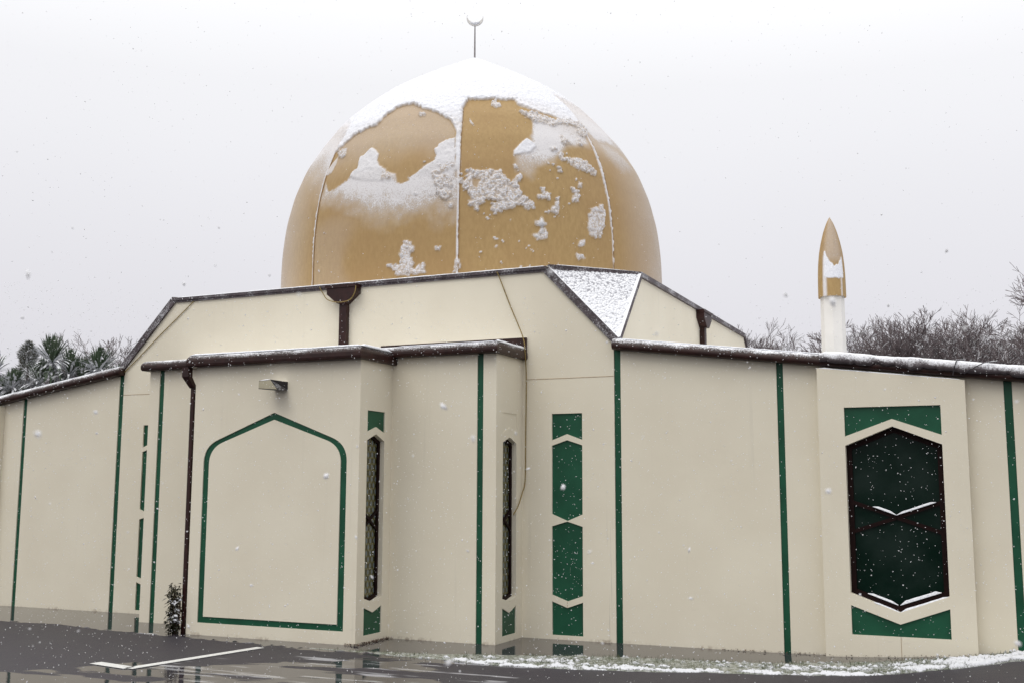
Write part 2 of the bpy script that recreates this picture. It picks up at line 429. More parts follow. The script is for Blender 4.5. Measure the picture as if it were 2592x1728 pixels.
class MB:
    def __init__(s): s.v = []; s.f = []
    def add(s, vs, fs):
        k = len(s.v); s.v += [tuple(p) for p in vs]; s.f += [tuple(i + k for i in f) for f in fs]; return s
    def box(s, x0, x1, y0, y1, z0, z1):
        vs = [(x, y, z) for z in (z0, z1) for y in (y0, y1) for x in (x0, x1)]
        return s.add(vs, [(0, 2, 3, 1), (4, 5, 7, 6), (0, 1, 5, 4), (2, 6, 7, 3), (0, 4, 6, 2), (1, 3, 7, 5)])
    def loft(s, a, b):
        n = len(a); k = [(i, (i + 1) % n, (i + 1) % n + n, i + n) for i in range(n)]
        return s.add(list(a) + list(b), k + [tuple(reversed(range(n))), tuple(range(n, 2 * n))])
    def prism(s, poly, O, U, V, Nn, t0, t1):
        O, U, V, Nn = map(Vector, (O, U, V, Nn))
        a = [O + U * p[0] + V * p[1] + Nn * t0 for p in poly]; b = [q + Nn * (t1 - t0) for q in a]
        return s.loft(a, b)
    def beam(s, p, q, w, h, up=(0, 0, 1), segs=1, fn=None):
        p, q, up = Vector(p), Vector(q), Vector(up); d = (q - p).normalized(); sd_ = d.cross(up).normalized(); u = sd_.cross(d)
        a = [p + sd_ * x * w / 2 + u * y * h / 2 for x, y in ((-1, -1), (1, -1), (1, 1), (-1, 1))]
        return s.loft(a, [c + (q - p) for c in a])
    def tube(s, pts, rad, n=6, cap=True):
        pts = [Vector(p) for p in pts]; k0 = len(s.v)
        if isinstance(rad, (int, float)): rad = [rad] * len(pts)
        prev = None
        for i, p in enumerate(pts):
            t = (pts[min(i + 1, len(pts) - 1)] - pts[max(i - 1, 0)]).normalized()
            ref = Vector((0, 0, 1)) if abs(t.z) < 0.9 else Vector((1, 0, 0))
            a = t.cross(ref).normalized() if prev is None else (prev - t * prev.dot(t)).normalized()
            prev = a; b = t.cross(a)
            for j in range(n):
                th = 2 * math.pi * j / n
                s.v.append(tuple(p + (a * math.cos(th) + b * math.sin(th)) * rad[i]))
        for i in range(len(pts) - 1):
            for j in range(n):
                s.f.append((k0 + i * n + j, k0 + i * n + (j + 1) % n, k0 + (i + 1) * n + (j + 1) % n, k0 + (i + 1) * n + j))
        if cap:
            s.f.append(tuple(k0 + j for j in reversed(range(n)))); s.f.append(tuple(k0 + (len(pts) - 1) * n + j for j in range(n)))
        return s
    def build(s, name, mat, parent=None, smooth=False, fix=True):
        me = bpy.data.meshes.new(name); me.from_pydata(s.v, [], s.f); me.update()
        if fix:
            bm = bmesh.new(); bm.from_mesh(me); bmesh.ops.recalc_face_normals(bm, faces=bm.faces); bm.to_mesh(me); bm.free()
        return link(name, me, mat, parent, smooth)

def np_mesh(name, V, F, mat, parent=None, smooth=True, attrs=None):
    me = bpy.data.meshes.new(name); k = F.shape[1]
    me.vertices.add(len(V)); me.vertices.foreach_set('co', V.astype(np.float32).ravel())
    me.loops.add(F.size); me.loops.foreach_set('vertex_index', F.astype(np.int32).ravel())
    me.polygons.add(len(F)); me.polygons.foreach_set('loop_start', np.arange(0, F.size, k, dtype=np.int32))
    me.polygons.foreach_set('loop_total', np.full(len(F), k, np.int32))
    me.update(calc_edges=True); me.validate()
    for an, av in (attrs or {}).items():
        a = me.attributes.new(an, 'FLOAT', 'POINT'); a.data.foreach_set('value', av.astype(np.float32).ravel())
    return link(name, me, mat, parent, smooth)

def grid_faces(nu, nv, wrap=False):
    i = np.arange(nv - 1)[:, None]; j = np.arange(nu if wrap else nu - 1)[None, :]; j2 = (j + 1) % nu
    return np.stack([i * nu + j + 0 * i, i * nu + j2, (i + 1) * nu + j2, (i + 1) * nu + j + 0 * i], -1).reshape(-1, 4)

def panel(name, outer, holes, O, U, V, Nn, depth, mat, parent):
    """a slab with holes: outline in (u,v), front face at O, thickness along Nn"""
    O, U, V, Nn = map(Vector, (O, U, V, Nn))
    bm = bmesh.new(); edges = []
    for loop in [outer] + holes:
        vs = [bm.verts.new(O + U * p[0] + V * p[1]) for p in loop]
        edges += [bm.edges.new((vs[i], vs[(i + 1) % len(vs)])) for i in range(len(vs))]
    bmesh.ops.triangle_fill(bm, use_beauty=True, use_dissolve=False, edges=edges)
    g = bmesh.ops.extrude_face_region(bm, geom=list(bm.faces), use_keep_orig=True)
    bmesh.ops.translate(bm, verts=[e for e in g['geom'] if isinstance(e, bmesh.types.BMVert)], vec=Nn * depth)
    bmesh.ops.recalc_face_normals(bm, faces=bm.faces)
    me = bpy.data.meshes.new(name); bm.to_mesh(me); bm.free()
    return link(name, me, mat, parent)

def offset_poly(poly, d):
    """inset of a convex polygon by d"""
    n = len(poly); A = sum(poly[i][0] * poly[(i + 1) % n][1] - poly[(i + 1) % n][0] * poly[i][1] for i in range(n))
    sg = 1 if A > 0 else -1; out = []
    for i in range(n):
        p0, p1, p2 = Vector(poly[i - 1]), Vector(poly[i]), Vector(poly[(i + 1) % n])
        e1, e2 = (p1 - p0).normalized(), (p2 - p1).normalized()
        n1, n2 = Vector((-e1.y, e1.x)) * sg, Vector((-e2.y, e2.x)) * sg
        k = (n1 + n2); k = k / (1 + n1.dot(n2)); out.append(tuple(p1 + k * d))
    return out

X_, Y_, Z_ = (1, 0, 0), (0, 1, 0), (0, 0, 1)

# ================================================================== GROUND
def gh(x):
    x = np.asarray(x, float)
    return 0.022 * np.clip(x - 5.0, 0, 3.2) ** 2

EDGE = [(-12, -1.1), (-6.5, -1.25), (-4.06, -1.37), (-3.18, -1.31), (-2.14, -1.52), (-0.97, -1.62), (0.158, -1.71), (1.0, -1.78), (1.57, -1.82)]
def build_ground():
    xs = np.concatenate([[-400, -150, -60, -25, -12], np.arange(-7.5, 9.5, 0.02), [12, 25, 60, 150, 400]])
    ys = np.concatenate([[-300, -100, -40, -15, -9], np.arange(-5.5, 0.3, 0.02), [2, 8, 20, 60, 150, 500]])
    Xg, Yg = np.meshgrid(xs, ys)
    damp = [(-30, -1.2)] + EDGE[1:7] + [(0.44, -2.0), (0.10, -2.9), (-0.27, -3.50), (-0.75, -4.15), (-2.5, -5.4), (-5, -7), (-30, -9)]
    wob = (fbm(Xg * 2.2, Yg * 4.5, 0, 4, 3) - 0.5)
    s1 = sdf(Xg, Yg, damp) + wob * 0.16
    s2 = sdf(Xg, Yg, [(2.3, -2.1), (3.2, -2.03), (5.2, -1.4), (6.3, -1.1), (7.0, -0.7), (7.8, 0.3), (30, 0.3), (30, -9), (3.4, -9), (3.0, -3.0)]) + wob * 0.5
    s3 = sdf(Xg, Yg, [(0.30, -1.80), (1.25, -1.86), (1.75, -2.02), (1.45, -2.55), (0.45, -3.3), (0.16, -3.25)]) + wob * 0.45
    stre = fbm(Xg * 0.9 + Yg * 0.35, Yg * 3.0 - Xg * 0.25, 0, 4, 11)
    wet = 1.0 - sstep(-0.03, 0.03, s1)
    wet = np.minimum(wet, 1.0 - 0.9 * sstep(-0.08, 0.10, s2))
    wet = np.minimum(wet, 1.0 - 0.95 * sstep(-0.06, 0.06, s3))
    south = sstep(0.02, 0.15, -sdf(Xg, Yg, [(-30, 1)] + [(-30, -1.2)] + EDGE[1:] + [(2.6, -2.0), (30, -2.0), (30, 1)]))
    drystr = sstep(0.50, 0.62, stre) * south
    wet = wet * (1 - 0.8 * drystr)
    Zg = gh(Xg) + (fbm(Xg * 25, Yg * 25, 0, 3, 5) - 0.5) * 0.003 * (1 - wet)
    # low lip of grit and slush where the asphalt meets the water along the building
    ex = np.array([p[0] for p in EDGE]); ey = np.array([p[1] for p in EDGE])
    de = Yg - np.interp(Xg, ex, ey) + (vnoise(Xg * 5, 0, 0, 9) - 0.5) * 0.05
    grit = sstep(0.045, 0.0, np.abs(de)) * sstep(0.52, 0.72, fbm(Xg * 14, Yg * 14, 0, 3, 21)) * (Xg < 1.6) * (Xg > -7)
    Zg = Zg + 0.012 * grit
    slush = grit * sstep(0.45, 0.7, fbm(Xg * 9, Yg * 9, 0, 3, 31))
    slush = np.maximum(slush, 0.6 * sstep(0.64, 0.74, fbm(Xg * 1.7 + Yg, Yg * 13, 0, 4, 33)) * south * (Xg > 0.2) * (Xg < 3.5) * (Yg < -2.2))
    V = np.stack([Xg, Yg, Zg], -1).reshape(-1, 3)
    o = np_mesh("ground", V, grid_faces(len(xs), len(ys)), M['ground'], attrs={'wet': wet, 'slush': slush * 0.8})
    tag(o, "wet dark asphalt with puddles in front of the mosque", "ground", kind="structure")
build_ground()

# painted corner of a parking bay
mb = MB(); zz = 0.0045
def strip2d(mb, a, b, w, z, sa=0.0, sb=0.0):
    a, b = Vector(a), Vector(b); d = (b - a).normalized(); nrm = Vector((-d.y, d.x)) * w / 2
    q = [a - nrm + d * sa, b - nrm + d * sb, b + nrm - d * sb, a + nrm - d * sa]
    mb.add([(p.x, p.y, z) for p in q] + [(p.x, p.y, z + 0.003) for p in q], [(0, 3, 2, 1), (4, 5, 6, 7), (0, 1, 5, 4), (1, 2, 6, 5), (2, 3, 7, 6), (3, 0, 4, 7)])
strip2d(mb, (0.10, -3.60), (0.335, -1.96), 0.105, zz)
strip2d(mb, (-0.42, -3.475), (0.085, -3.575), 0.125, zz)
o = mb.build("road_marking", M['line'])
tag(o, "white painted corner of a parking bay on the wet asphalt", "road marking", kind="structure")

# slushy verge in front of the right-hand wing
VU = [(0.6, -1.70), (1.4, -1.66), (2.2, -1.52), (3.2, -1.15), (3.9, -0.92), (5.0, -0.78), (6.2, -0.45), (7.1, -0.125), (7.5, 0.0), (8.6, 0.0)]
VL = [(0.6, -1.74), (1.4, -1.80), (2.48, -1.92), (3.1, -2.02), (3.9, -1.84), (5.2, -1.52), (6.3, -1.30), (6.9, -1.05), (7.5, -0.62), (8.6, 0.0 - 0.3)]
def verge_height(X, Y):
    u = np.interp(X, [p[0] for p in VU], [p[1] for p in VU]); lo = np.interp(X, [p[0] for p in VL], [p[1] for p in VL])
    lo = lo + (vnoise(X * 3.1, 0, 0, 41) - 0.5) * 0.10 + (vnoise(X * 11, 0, 0, 42) - 0.5) * 0.05
    dl, du = Y - lo, u - Y
    w = np.maximum(u - lo, 0.05)
    t = dl / w
    nb = fbm(X * 5, Y * 14, 0, 4, 51); nf = fbm(X * 28, Y * 40, 0, 3, 52)
    edge = np.exp(-((dl - 0.05) / 0.055) ** 2)
    right = sstep(6.2, 7.4, X)
    gap = sstep(0.30, 0.50, vnoise(X * 7.3, Y * 1.0, 0, 55))
    sn = edge * sstep(1.3, 2.6, X) * (0.20 + 0.50 * nb) * (0.35 + 0.65 * gap) + sstep(0.44, 0.64, nb) * np.exp(-dl / 0.6) * 0.85 * sstep(2.0, 3.2, X)
    sn = sn + right * (0.42 + 0.4 * nb) * sstep(0.95, 0.3, t)
    sn = np.clip(sn + (nf - 0.5) * 1.3, 0, 1) * sstep(-0.01, 0.02, dl)
    h = sstep(0.0, 0.05, dl) * sstep(-0.02, 0.10, du + 0.0 * X) * (0.006 + 0.012 * nf) - 0.006
    h = np.where(X > 7.3, np.maximum(h, 0.004), h)
    h = h + sstep(0.35, 0.8, sn) * (0.006 + 0.020 * nf) * (1 + 0.9 * right)
    return h, sn, dl, du
def build_verge():
    xs = np.arange(0.6, 8.6, 0.012); ys = np.arange(-2.2, 0.0, 0.012)
    Xg, Yg = np.meshgrid(xs, ys)
    h, sn, dl, du = verge_height(Xg, Yg)
    inb = (dl > -0.03) & ((du > -0.06) | (Xg > 7.3)) & ~((Xg > 5.75) & (Xg < 7.18) & (Yg > -0.135))
    h = np.where(dl < 0, -0.012, h)
    V = np.stack([Xg, Yg, gh(Xg) + h], -1).reshape(-1, 3)
    F = grid_faces(len(xs), len(ys)); keep = inb.ravel()[F].all(1); F = F[keep]
    used = np.unique(F); mp = np.full(len(V), -1); mp[used] = np.arange(len(used))
    o = np_mesh("grass_verge", V[used], mp[F], M['verge'], attrs={'snow': sn.ravel()[used]})
    tag(o, "slushy grass verge edged with snow in front of the right wing", "grass verge", kind="stuff")
    # short grass blades pushing through the slush
    n = 16000
    X = rng.uniform(0.9, 8.3, n); Y = rng.uniform(-2.05, -0.02, n)
    h, sn, dl, du = verge_height(X, Y)
    ok = (dl > 0.02) & (du > -0.02) & (fbm(X * 5, Y * 7, 0, 3, 61) > 0.44) & (sn < 0.75) & ~((X > 5.72) & (X < 7.2) & (Y > -0.16))
    X, Y, h = X[ok], Y[ok], h[ok]; n = len(X)
    a = rng.uniform(0, 2 * np.pi, n); L = rng.uniform(0.014, 0.045, n); w = rng.uniform(0.0015, 0.003, n)
    lean = rng.uniform(0.2, 1.0, n) * L
    bx, by = np.cos(a), np.sin(a); z0 = gh(X) + h - 0.003
    p0 = np.stack([X - by * w, Y + bx * w, z0], -1); p1 = np.stack([X + by * w, Y - bx * w, z0], -1)
    p2 = np.stack([X + bx * lean, Y + by * lean, z0 + L], -1)
    V = np.stack([p0, p1, p2], 1).reshape(-1, 3); F = np.arange(3 * n).reshape(-1, 3)
    o = np_mesh("grass", V, F, M['grass'], smooth=False)
    tag(o, "short dark grass poking through the slush of the verge", "grass", kind="stuff")
build_verge()

# ================================================================== MOSQUE
mosque = empty("mosque", (0, 0, 0), "cream single-storey mosque with a big snow-dusted gold dome and green stripes", "mosque")
A_, B_, ZP, Z1, DD = 3.58, 2.742, 4.20, 3.31, 7.36
D1, D2 = -0.7135, -1.394
H1, H2 = 2.435, 1.125
SK = 0.03
def zr(x): return 3.30 - 0.125 * (x - 3.58)
def zl(x): return 3.30 - 0.150 * (abs(x) - 3.58)

# --- body of the hall, with cut corners at the top
d_ = A_ - B_
y0 = SK + 0.002
bt = [(-A_, y0, 0), (A_, y0, 0), (A_, DD, 0), (-A_, DD, 0)]
t1 = [(-A_, y0, Z1), (A_, y0, Z1), (A_, DD, Z1), (-A_, DD, Z1)]
tp = [(-B_, y0, ZP), (B_, y0, ZP), (A_, d_, ZP), (A_, DD - d_, ZP), (B_, DD, ZP), (-B_, DD, ZP), (-A_, DD - d_, ZP), (-A_, d_, ZP)]
mb = MB(); mb.add(bt + t1 + tp, [(0, 3, 2, 1), (0, 1, 5, 9, 8, 4), (1, 2, 6, 11, 10, 5), (2, 3, 7, 13, 12, 6), (3, 0, 4, 15, 14, 7),
                                 (5, 10, 9), (6, 12, 11), (7, 14, 13), (4, 8, 15), (8, 9, 10, 11, 12, 13, 14, 15)])
hall = mb.build("wall", M['wall'], mosque)

def hexpoly(c, hw, zb, zbe, zte, zt):   # vertical hexagon: bottom tip, bottom edge z, top edge z, top tip
    return [(c, zb), (c + hw, zbe), (c + hw, zte), (c, zt), (c - hw, zte), (c - hw, zbe)]
def flag_top(c, hw, ztop, zedge, znotch): return [(c - hw, zedge), (c, znotch), (c + hw, zedge), (c + hw, ztop), (c - hw, ztop)]
def flag_bot(c, hw, zbot, zedge, znotch): return [(c - hw, zbot), (c + hw, zbot), (c + hw, zedge), (c, znotch), (c - hw, zedge)]
def strips(c, hw):
    return [flag_top(c, hw, 2.49, 2.19, 2.257), hexpoly(c, hw, 1.291, 1.366, 2.130, 2.190),
            hexpoly(c, hw, 0.416, 0.480, 1.231, 1.287), flag_bot(c, hw, 0.046, 0.410, 0.345)]
PR, PL = strips(2.981, 0.183), strips(-2.981, 0.183)
outer = [(-3.545, -0.05), (3.545, -0.05), (3.545, 3.19), (A_, 3.19), (A_, Z1), (B_, ZP), (-B_, ZP), (-A_, Z1), (-A_, 3.19), (-3.545, 3.19)]
front = panel("front_wall", outer, PR + PL, (0, 0, 0), X_, Z_, Y_, SK, M['wall'], mosque)
for P in PR + PL:
    MB().prism(offset_poly(P, -0.004), (0, 0, 0), X_, Z_, Y_, 0.020, 0.029).build("painted_panel", M['green'], front)
for sx in (-1, 1):
    MB().prism([(sx * 3.547, -0.05), (sx * 3.622, -0.05), (sx * 3.622, 3.19), (sx * 3.547, 3.19)], (0, 0, 0), X_, Z_, Y_, 0.014, 0.0295).build("painted_stripe", M['green'], front)
# thin horizontal sealant joints
MB().box(2.49, 3.545, -0.0025, 0.004, 2.888, 2.893).build("wall_joint", M['joint'], front)
MB().box(-3.545, -2.44, -0.0025, 0.004, 2.908, 2.913).build("wall_joint", M['joint'], front)
for x in (2.981, ):  # hairline joints in the strip of panels
    MB().box(x - 0.0015, x + 0.0015, -0.002, 0.004, 0.345, 0.416).build("wall_joint", M['joint'], front)

# --- wings
def wing(sx, zf, gaps, xend):
    w = MB(); w.prism([(3.5, -0.05), (xend, -0.05), (xend, zf(xend) - 0.05), (3.5, zf(3.5) - 0.05)], (0, SK + 0.004, 0), (sx, 0, 0), Z_, Y_, 0, 7.2)
    core = w.build("wing_wall", M['wall'], mosque)
    xs = [3.622] + [g for p in gaps for g in p] + [xend]
    k = MB()
    for a, b in zip(xs[0::2], xs[1::2]):
        k.prism([(a, -0.05), (b, -0.05), (b, zf(b) - 0.06), (a, zf(a) - 0.06)], (0, 0, 0), (sx, 0, 0), Z_, Y_, 0, SK)
    k.build("wall_panel", M['wall'], core)
    for a, b in gaps:
        MB().prism([(a - .002, -0.05), (b + .002, -0.05), (b + .002, zf(b) - 0.07), (a - .002, zf(a) - 0.07)], (0, 0, 0), (sx, 0, 0), Z_, Y_, 0.014, 0.0295).build("painted_stripe", M['green'], core)
    # roof sheet of the wing
    r = MB(); r.prism([(3.585, zf(3.585) - 0.052), (xend + .1, zf(xend + .1) - 0.052), (xend + .1, zf(xend + .1) - 0.012), (3.585, zf(3.585) - 0.012)], (0, 0.01, 0), (sx, 0, 0), Z_, Y_, 0, 7.3)
    r.build("wing_roof", M['snow'], mosque)
wing(1, zr, [(5.333, 5.403), (7.50, 7.575)], 8.9)
wing(-1, zl, [(5.335, 5.405), (7.50, 7.575)], 8.9)

PROF = [(-0.02, -0.125), (0.105, -0.125), (0.122, -0.108), (0.128, -0.088), (0.126, -0.068), (0.118, -0.048), (0.104, -0.030), (0.086, -0.015), (0.064, -0.005), (0.04, 0.0), (-0.02, 0.0)]
def rake(sx, zf, xa, xb, dz, name="rake_gutter"):
    n = 60; k = MB(); m = len(PROF)
    for i in range(n + 1):
        x = xa + (xb - xa) * i / n
        for (o_, h_) in PROF: k.v.append((sx * x, -o_, zf(x) + h_ + dz))
    for i in range(n):
        for j in range(m): k.f.append((i * m + j, i * m + (j + 1) % m, (i + 1) * m + (j + 1) % m, (i + 1) * m + j))
    k.f.append(tuple(range(m))); k.f.append(tuple(n * m + j for j in range(m)))
    return k.build(name, M['brown'], mosque, smooth=True)
g1 = rake(1, zr, 3.56, 9.0, 0.0)
g2 = rake(-1, zl, 3.535, 9.0, 0.0)

def snow_strip(name, p, q, w, h, parent, seed=0, front=0.0, ragged=0.35, step=0.012, mat='snow'):
    """a rounded ridge of snow lying along p-q (runs mainly in x or y); front = how far it hangs down the outer face"""
    p, q = np.array(p, float), np.array(q, float); L = np.linalg.norm(q - p); n = max(6, int(L / step)); m = 9
    d = (q - p) / L; side = np.cross(d, [0, 0, 1.0]); side /= np.linalg.norm(side)
    s = np.linspace(0, L, n)
    nb = fbm(s * 3, seed, 0, 3, 71); nf = vnoise(s * 26, seed * 3.1, 0, 72); nm = vnoise(s * 9, seed * 1.7, 0, 73)
    hh = h * (1 - ragged + 2 * ragged * (0.5 * nb + 0.3 * nm + 0.2 * nf)) ; ww = w * (1 + 0.25 * (nf - 0.5) + 0.25 * (nm - 0.5))
    hh = hh * np.minimum(1, np.minimum(s, L - s) / 0.06 + 0.05)
    V = np.zeros((n, m + 2, 3)); base = p + np.outer(s / L, q - p)
    for j in range(m):
        a = math.pi * j / (m - 1)
        V[:, j] = base + np.outer(ww / 2 * math.cos(a), side) + np.outer(hh * math.sin(a) ** 0.8, [0, 0, 1])
    V[:, m] = base - np.outer(ww / 2, side) - np.array([0, 0, 0.004]); V[:, m + 1] = base + np.outer(ww / 2, side) - np.array([0, 0, 0.004])
    if front:
        fr = front * (0.55 + 0.9 * (0.5 * nm + 0.5 * nf))
        V[:, m + 1] -= np.outer(fr, [0, 0, 1]); V[:, m + 1] += np.outer(0.010 * np.ones(n), side)
        V[:, 0] += np.outer(0.012 * np.ones(n), side) ; V[:, 0] -= np.outer(fr * 0.35, [0, 0, 1])
    F = grid_faces(m + 2, n, wrap=True)
    caps = None
    o = np_mesh(name, V.reshape(-1, 3), F, M[mat], parent)
    return o
snow_strip("snow_cap", (3.58, -0.035, zr(3.58) - 0.001), (5.9, -0.035, zr(5.9) - 0.001), 0.07, 0.010, g1, 1)
snow_strip("snow_cap", (5.8, -0.062, zr(5.8) - 0.004), (9.0, -0.062, zr(9.0) - 0.004), 0.15, 0.034, g1, 2, front=0.075, mat='thin')
snow_strip("snow_cap", (-3.56, -0.03, zl(3.56) - 0.001), (-9.0, -0.03, zl(9.0) - 0.001), 0.07, 0.007, g2, 3)

# fallen cables looped over the rake at the right
MB().tube([(7.06, -0.17, zr(7.06) - 0.12), (7.08, -0.175, zr(7.08) - 0.03), (7.10, -0.13, zr(7.1) + 0.035), (7.16, -0.02, zr(7.16) + 0.05), (7.2, 0.3, zr(7.2) + 0.0)], 0.006).build("cable", M['housing'], mosque)
MB().tube([(7.16, -0.165, zr(7.16) - 0.10), (7.22, -0.19, zr(7.22) - 0.055), (7.34, -0.17, zr(7.34) + 0.02), (7.46, -0.09, zr(7.46) + 0.055)], 0.005).build("cable", M['housing'], mosque)

# --- window bays of the wings
def window(name, poly, O, U, V, Nn, depth, fw, cross, glass, zc, half):
    w = empty(name, tuple(Vector(O) + Vector(U) * poly[0][0] + Vector(V) * poly[0][1]), None, None, parent=mosque)
    panel("frame", offset_poly(poly, -0.003), [offset_poly(poly, fw)], tuple(Vector(O) + Vector(Nn) * (depth - 0.037)), U, V, Nn, 0.034, M['frame'], w)
    MB().prism(offset_poly(poly, fw * 0.6), O, U, V, Nn, depth - 0.014, depth - 0.006).build("pane", glass, w)
    c = poly[0][0]; x0, x1 = c - half, c + half
    for z_out, z_in in cross:
        for xe in (x0, x1):
            dx, dz = xe - c, z_out - z_in; L = math.hypot(dx, dz); nx, nz_ = -dz / L * fw * 0.36, dx / L * fw * 0.36
            MB().prism([(c - nx, z_in - nz_), (xe - nx, z_out - nz_), (xe + nx, z_out + nz_), (c + nx, z_in + nz_)], O, U, V, Nn, depth - 0.034 - 0.002 * (z_out > z_in), depth - 0.012).build("glazing_bar", M['frame'], w)
    return w
def wbay(sx, zf, full):
    xa, xb, yb, dep = 5.765, 7.16, -0.12, 0.119
    c, hw = 6.475, 0.455
    hexo = hexpoly(c, hw, 0.464, 0.634, 2.080, 2.264)
    ft, fb = flag_top(c, hw, 2.462, 2.172, 2.337), flag_bot(c, hw, 0.235, 0.518, 0.353)
    U = (sx, 0, 0)
    t = lambda x: zf(x) - 0.155
    outer = [(xa, -0.05), (xb, -0.05), (xb, t(xb)), (xa, t(xa))]
    w = panel("window_bay", outer, [hexo, ft, fb], (0, yb, 0), U, Z_, Y_, dep, M['wall'], mosque)
    for P in (ft, fb):
        MB().prism(offset_poly(P, -0.004) if False else P, (0, yb, 0), U, Z_, Y_, 0.022, 0.06).build("painted_panel", M['green'], w)
    win = window("window", hexo, (0, yb, 0), U, Z_, Y_, dep, 0.052, [(1.520, 1.375), (1.230, 1.371)], M['dglass'], 1.375, hw - 0.04)
    if full:
        snow_strip("snow_cap", (sx * (xa + .01), yb + 0.03, t(xa) - 0.001), (sx * (xb - .01), yb + 0.03, t(xb) - 0.001), 0.05, 0.012, w, 5)
        y = yb + 0.080
        # snow lying on the glazing bars and the sill
        snow_strip("snow_cap", (c - 0.22, y - .004, 1.375 + 0.075 + .028), (c, y - .004, 1.375 + .022), 0.03, 0.018, win, 6)
        snow_strip("snow_cap", (c, y - .004, 1.375 + .022), (c + 0.37, y - .004, 1.375 + 0.127 + .022), 0.022, 0.018, win, 7)
        snow_strip("snow_cap", (c - 0.30, y, 0.464 + 0.112 + .056), (c - 0.02, y, 0.464 + .066), 0.03, 0.018, win, 8)
        snow_strip("snow_cap", (c, y, 0.464 + .066), (c + 0.38, y, 0.464 + 0.142 + .058), 0.024, 0.030, win, 9)
        snow_strip("snow_cap", (c - 0.25, yb + .03, 0.464 + 0.093 - .001), (c, yb + .03, 0.464 - .001), 0.055, 0.010, win, 10)
        snow_strip("snow_cap", (c, yb + .03, 0.464 - .001), (c + 0.45, yb + .03, 0.464 + 0.168 - .001), 0.05, 0.018, win, 11)
    # dark drip line joints under the bay window
    if full:
        MB().box(c - 0.002, c + 0.002, yb - 0.002, yb + 0.01, -0.02, 0.235).build("wall_joint", M['joint'], w)
wbay(1, zr, True)
wbay(-1, zl, False)

# --- stepped projection in the middle of the front
def projection(H, ya, yb_, z, stripe, hole_top, yc, hwin, zs):
    core = MB().box(-(H - 0.10), H - 0.10, ya + SK + 0.001, yb_, -0.05, z).build("projecting_wall", M['wall'], mosque)
    outs = []
    for sx in (-1, 1):   # side faces with a narrow window each
        ztop, ztedge, ztn, ht, hte, hbe, hb, be, bn, bb = zs
        P = hexpoly(yc, hwin, hb, hbe, hte, ht)
        ft, fb = flag_top(yc, hwin, ztop, ztedge, ztn), flag_bot(yc, hwin, bb, be, bn)
        outer = [(ya + SK, -0.05), (yb_, -0.05), (yb_, z), (ya + SK, z)]
        s = panel("side_wall", outer, [P, ft, fb], (sx * H, 0, 0), Y_, Z_, (-sx, 0, 0), 0.095, M['wall'], core)
        MB().prism(ft, (sx * H, 0, 0), Y_, Z_, (-sx, 0, 0), 0.014 if hole_top else 0.006, 0.05).build("painted_panel", M['green'] if hole_top else M['wall'], core)
        MB().prism(fb, (sx * H, 0, 0), Y_, Z_, (-sx, 0, 0), 0.014, 0.05).build("painted_panel", M['green'], core)
        window("window", P, (sx * H, 0, 0), Y_, Z_, (-sx, 0, 0), 0.092, 0.040, [(1.40, 1.30), (1.20, 1.296)], M['pglass'], 1.3, hwin - 0.03)
    return core
c1 = projection(H1, D1, 0.0, 3.14, True, False, -0.353, 0.183, (2.480, 2.260, 2.325, 2.215, 2.150, 0.465, 0.425, 0.365, 0.300, 0.066))
c2 = projection(H2, D2, D1, 3.07, True, True, -1.052, 0.183, (2.493, 2.257, 2.317, 2.240, 2.165, 0.470, 0.422, 0.374, 0.311, 0.082))
# front skins
f1 = MB()
for a, b in ((-H1, -2.277), (-2.203, 2.203), (2.277, H1)):
    f1.box(a, b, D1, D1 + SK, -0.05, 3.14)
f1 = f1.build("wall_panel", M['wall'], c1)
for sx in (-1, 1):
    a, b = sorted((sx * 2.201, sx * 2.279))
    MB().box(a, b, D1 + 0.014, D1 + SK - .0005, -0.05, 3.14).build("painted_stripe", M['green'], c1)
def arch(hw, zb, zs_, zt, dx):   # flat base, upright sides, rounded shoulders, straight pitch to a point
    pts = [(-hw, zb), (hw, zb), (hw, zs_)]
    sh = (hw * 0.80, zs_ + dx)
    for i in range(1, 9):
        t = i / 9.0; p0, p1, p2 = (hw, zs_), (hw + 0.0, zs_ + dx * 0.72), sh
        pts.append(((1 - t) ** 2 * p0[0] + 2 * t * (1 - t) * p1[0] + t * t * p2[0], (1 - t) ** 2 * p0[1] + 2 * t * (1 - t) * p1[1] + t * t * p2[1]))
    pts += [sh, (0, zt)]
    return pts + [(-x, z) for x, z in reversed(pts[3:-1])] + [(-hw, zs_)]
AO, AI = arch(0.970, 0.136, 1.93, 2.484, 0.262), arch(0.890, 0.205, 1.915, 2.405, 0.245)
f2 = panel("wall_panel", [(-H2, -0.05), (H2, -0.05), (H2, 3.07), (-H2, 3.07)], [AO], (0, D2, 0), X_, Z_, Y_, SK, M['wall'], c2)
panel("painted_arch", offset_poly(AO, 0) , [AI], (0, D2 + 0.012, 0), X_, Z_, Y_, 0.017, M['green'], c2)
MB().prism(AI, (0, D2, 0), X_, Z_, Y_, 0, 0.0295).build("arch_panel", M['wall'], c2)

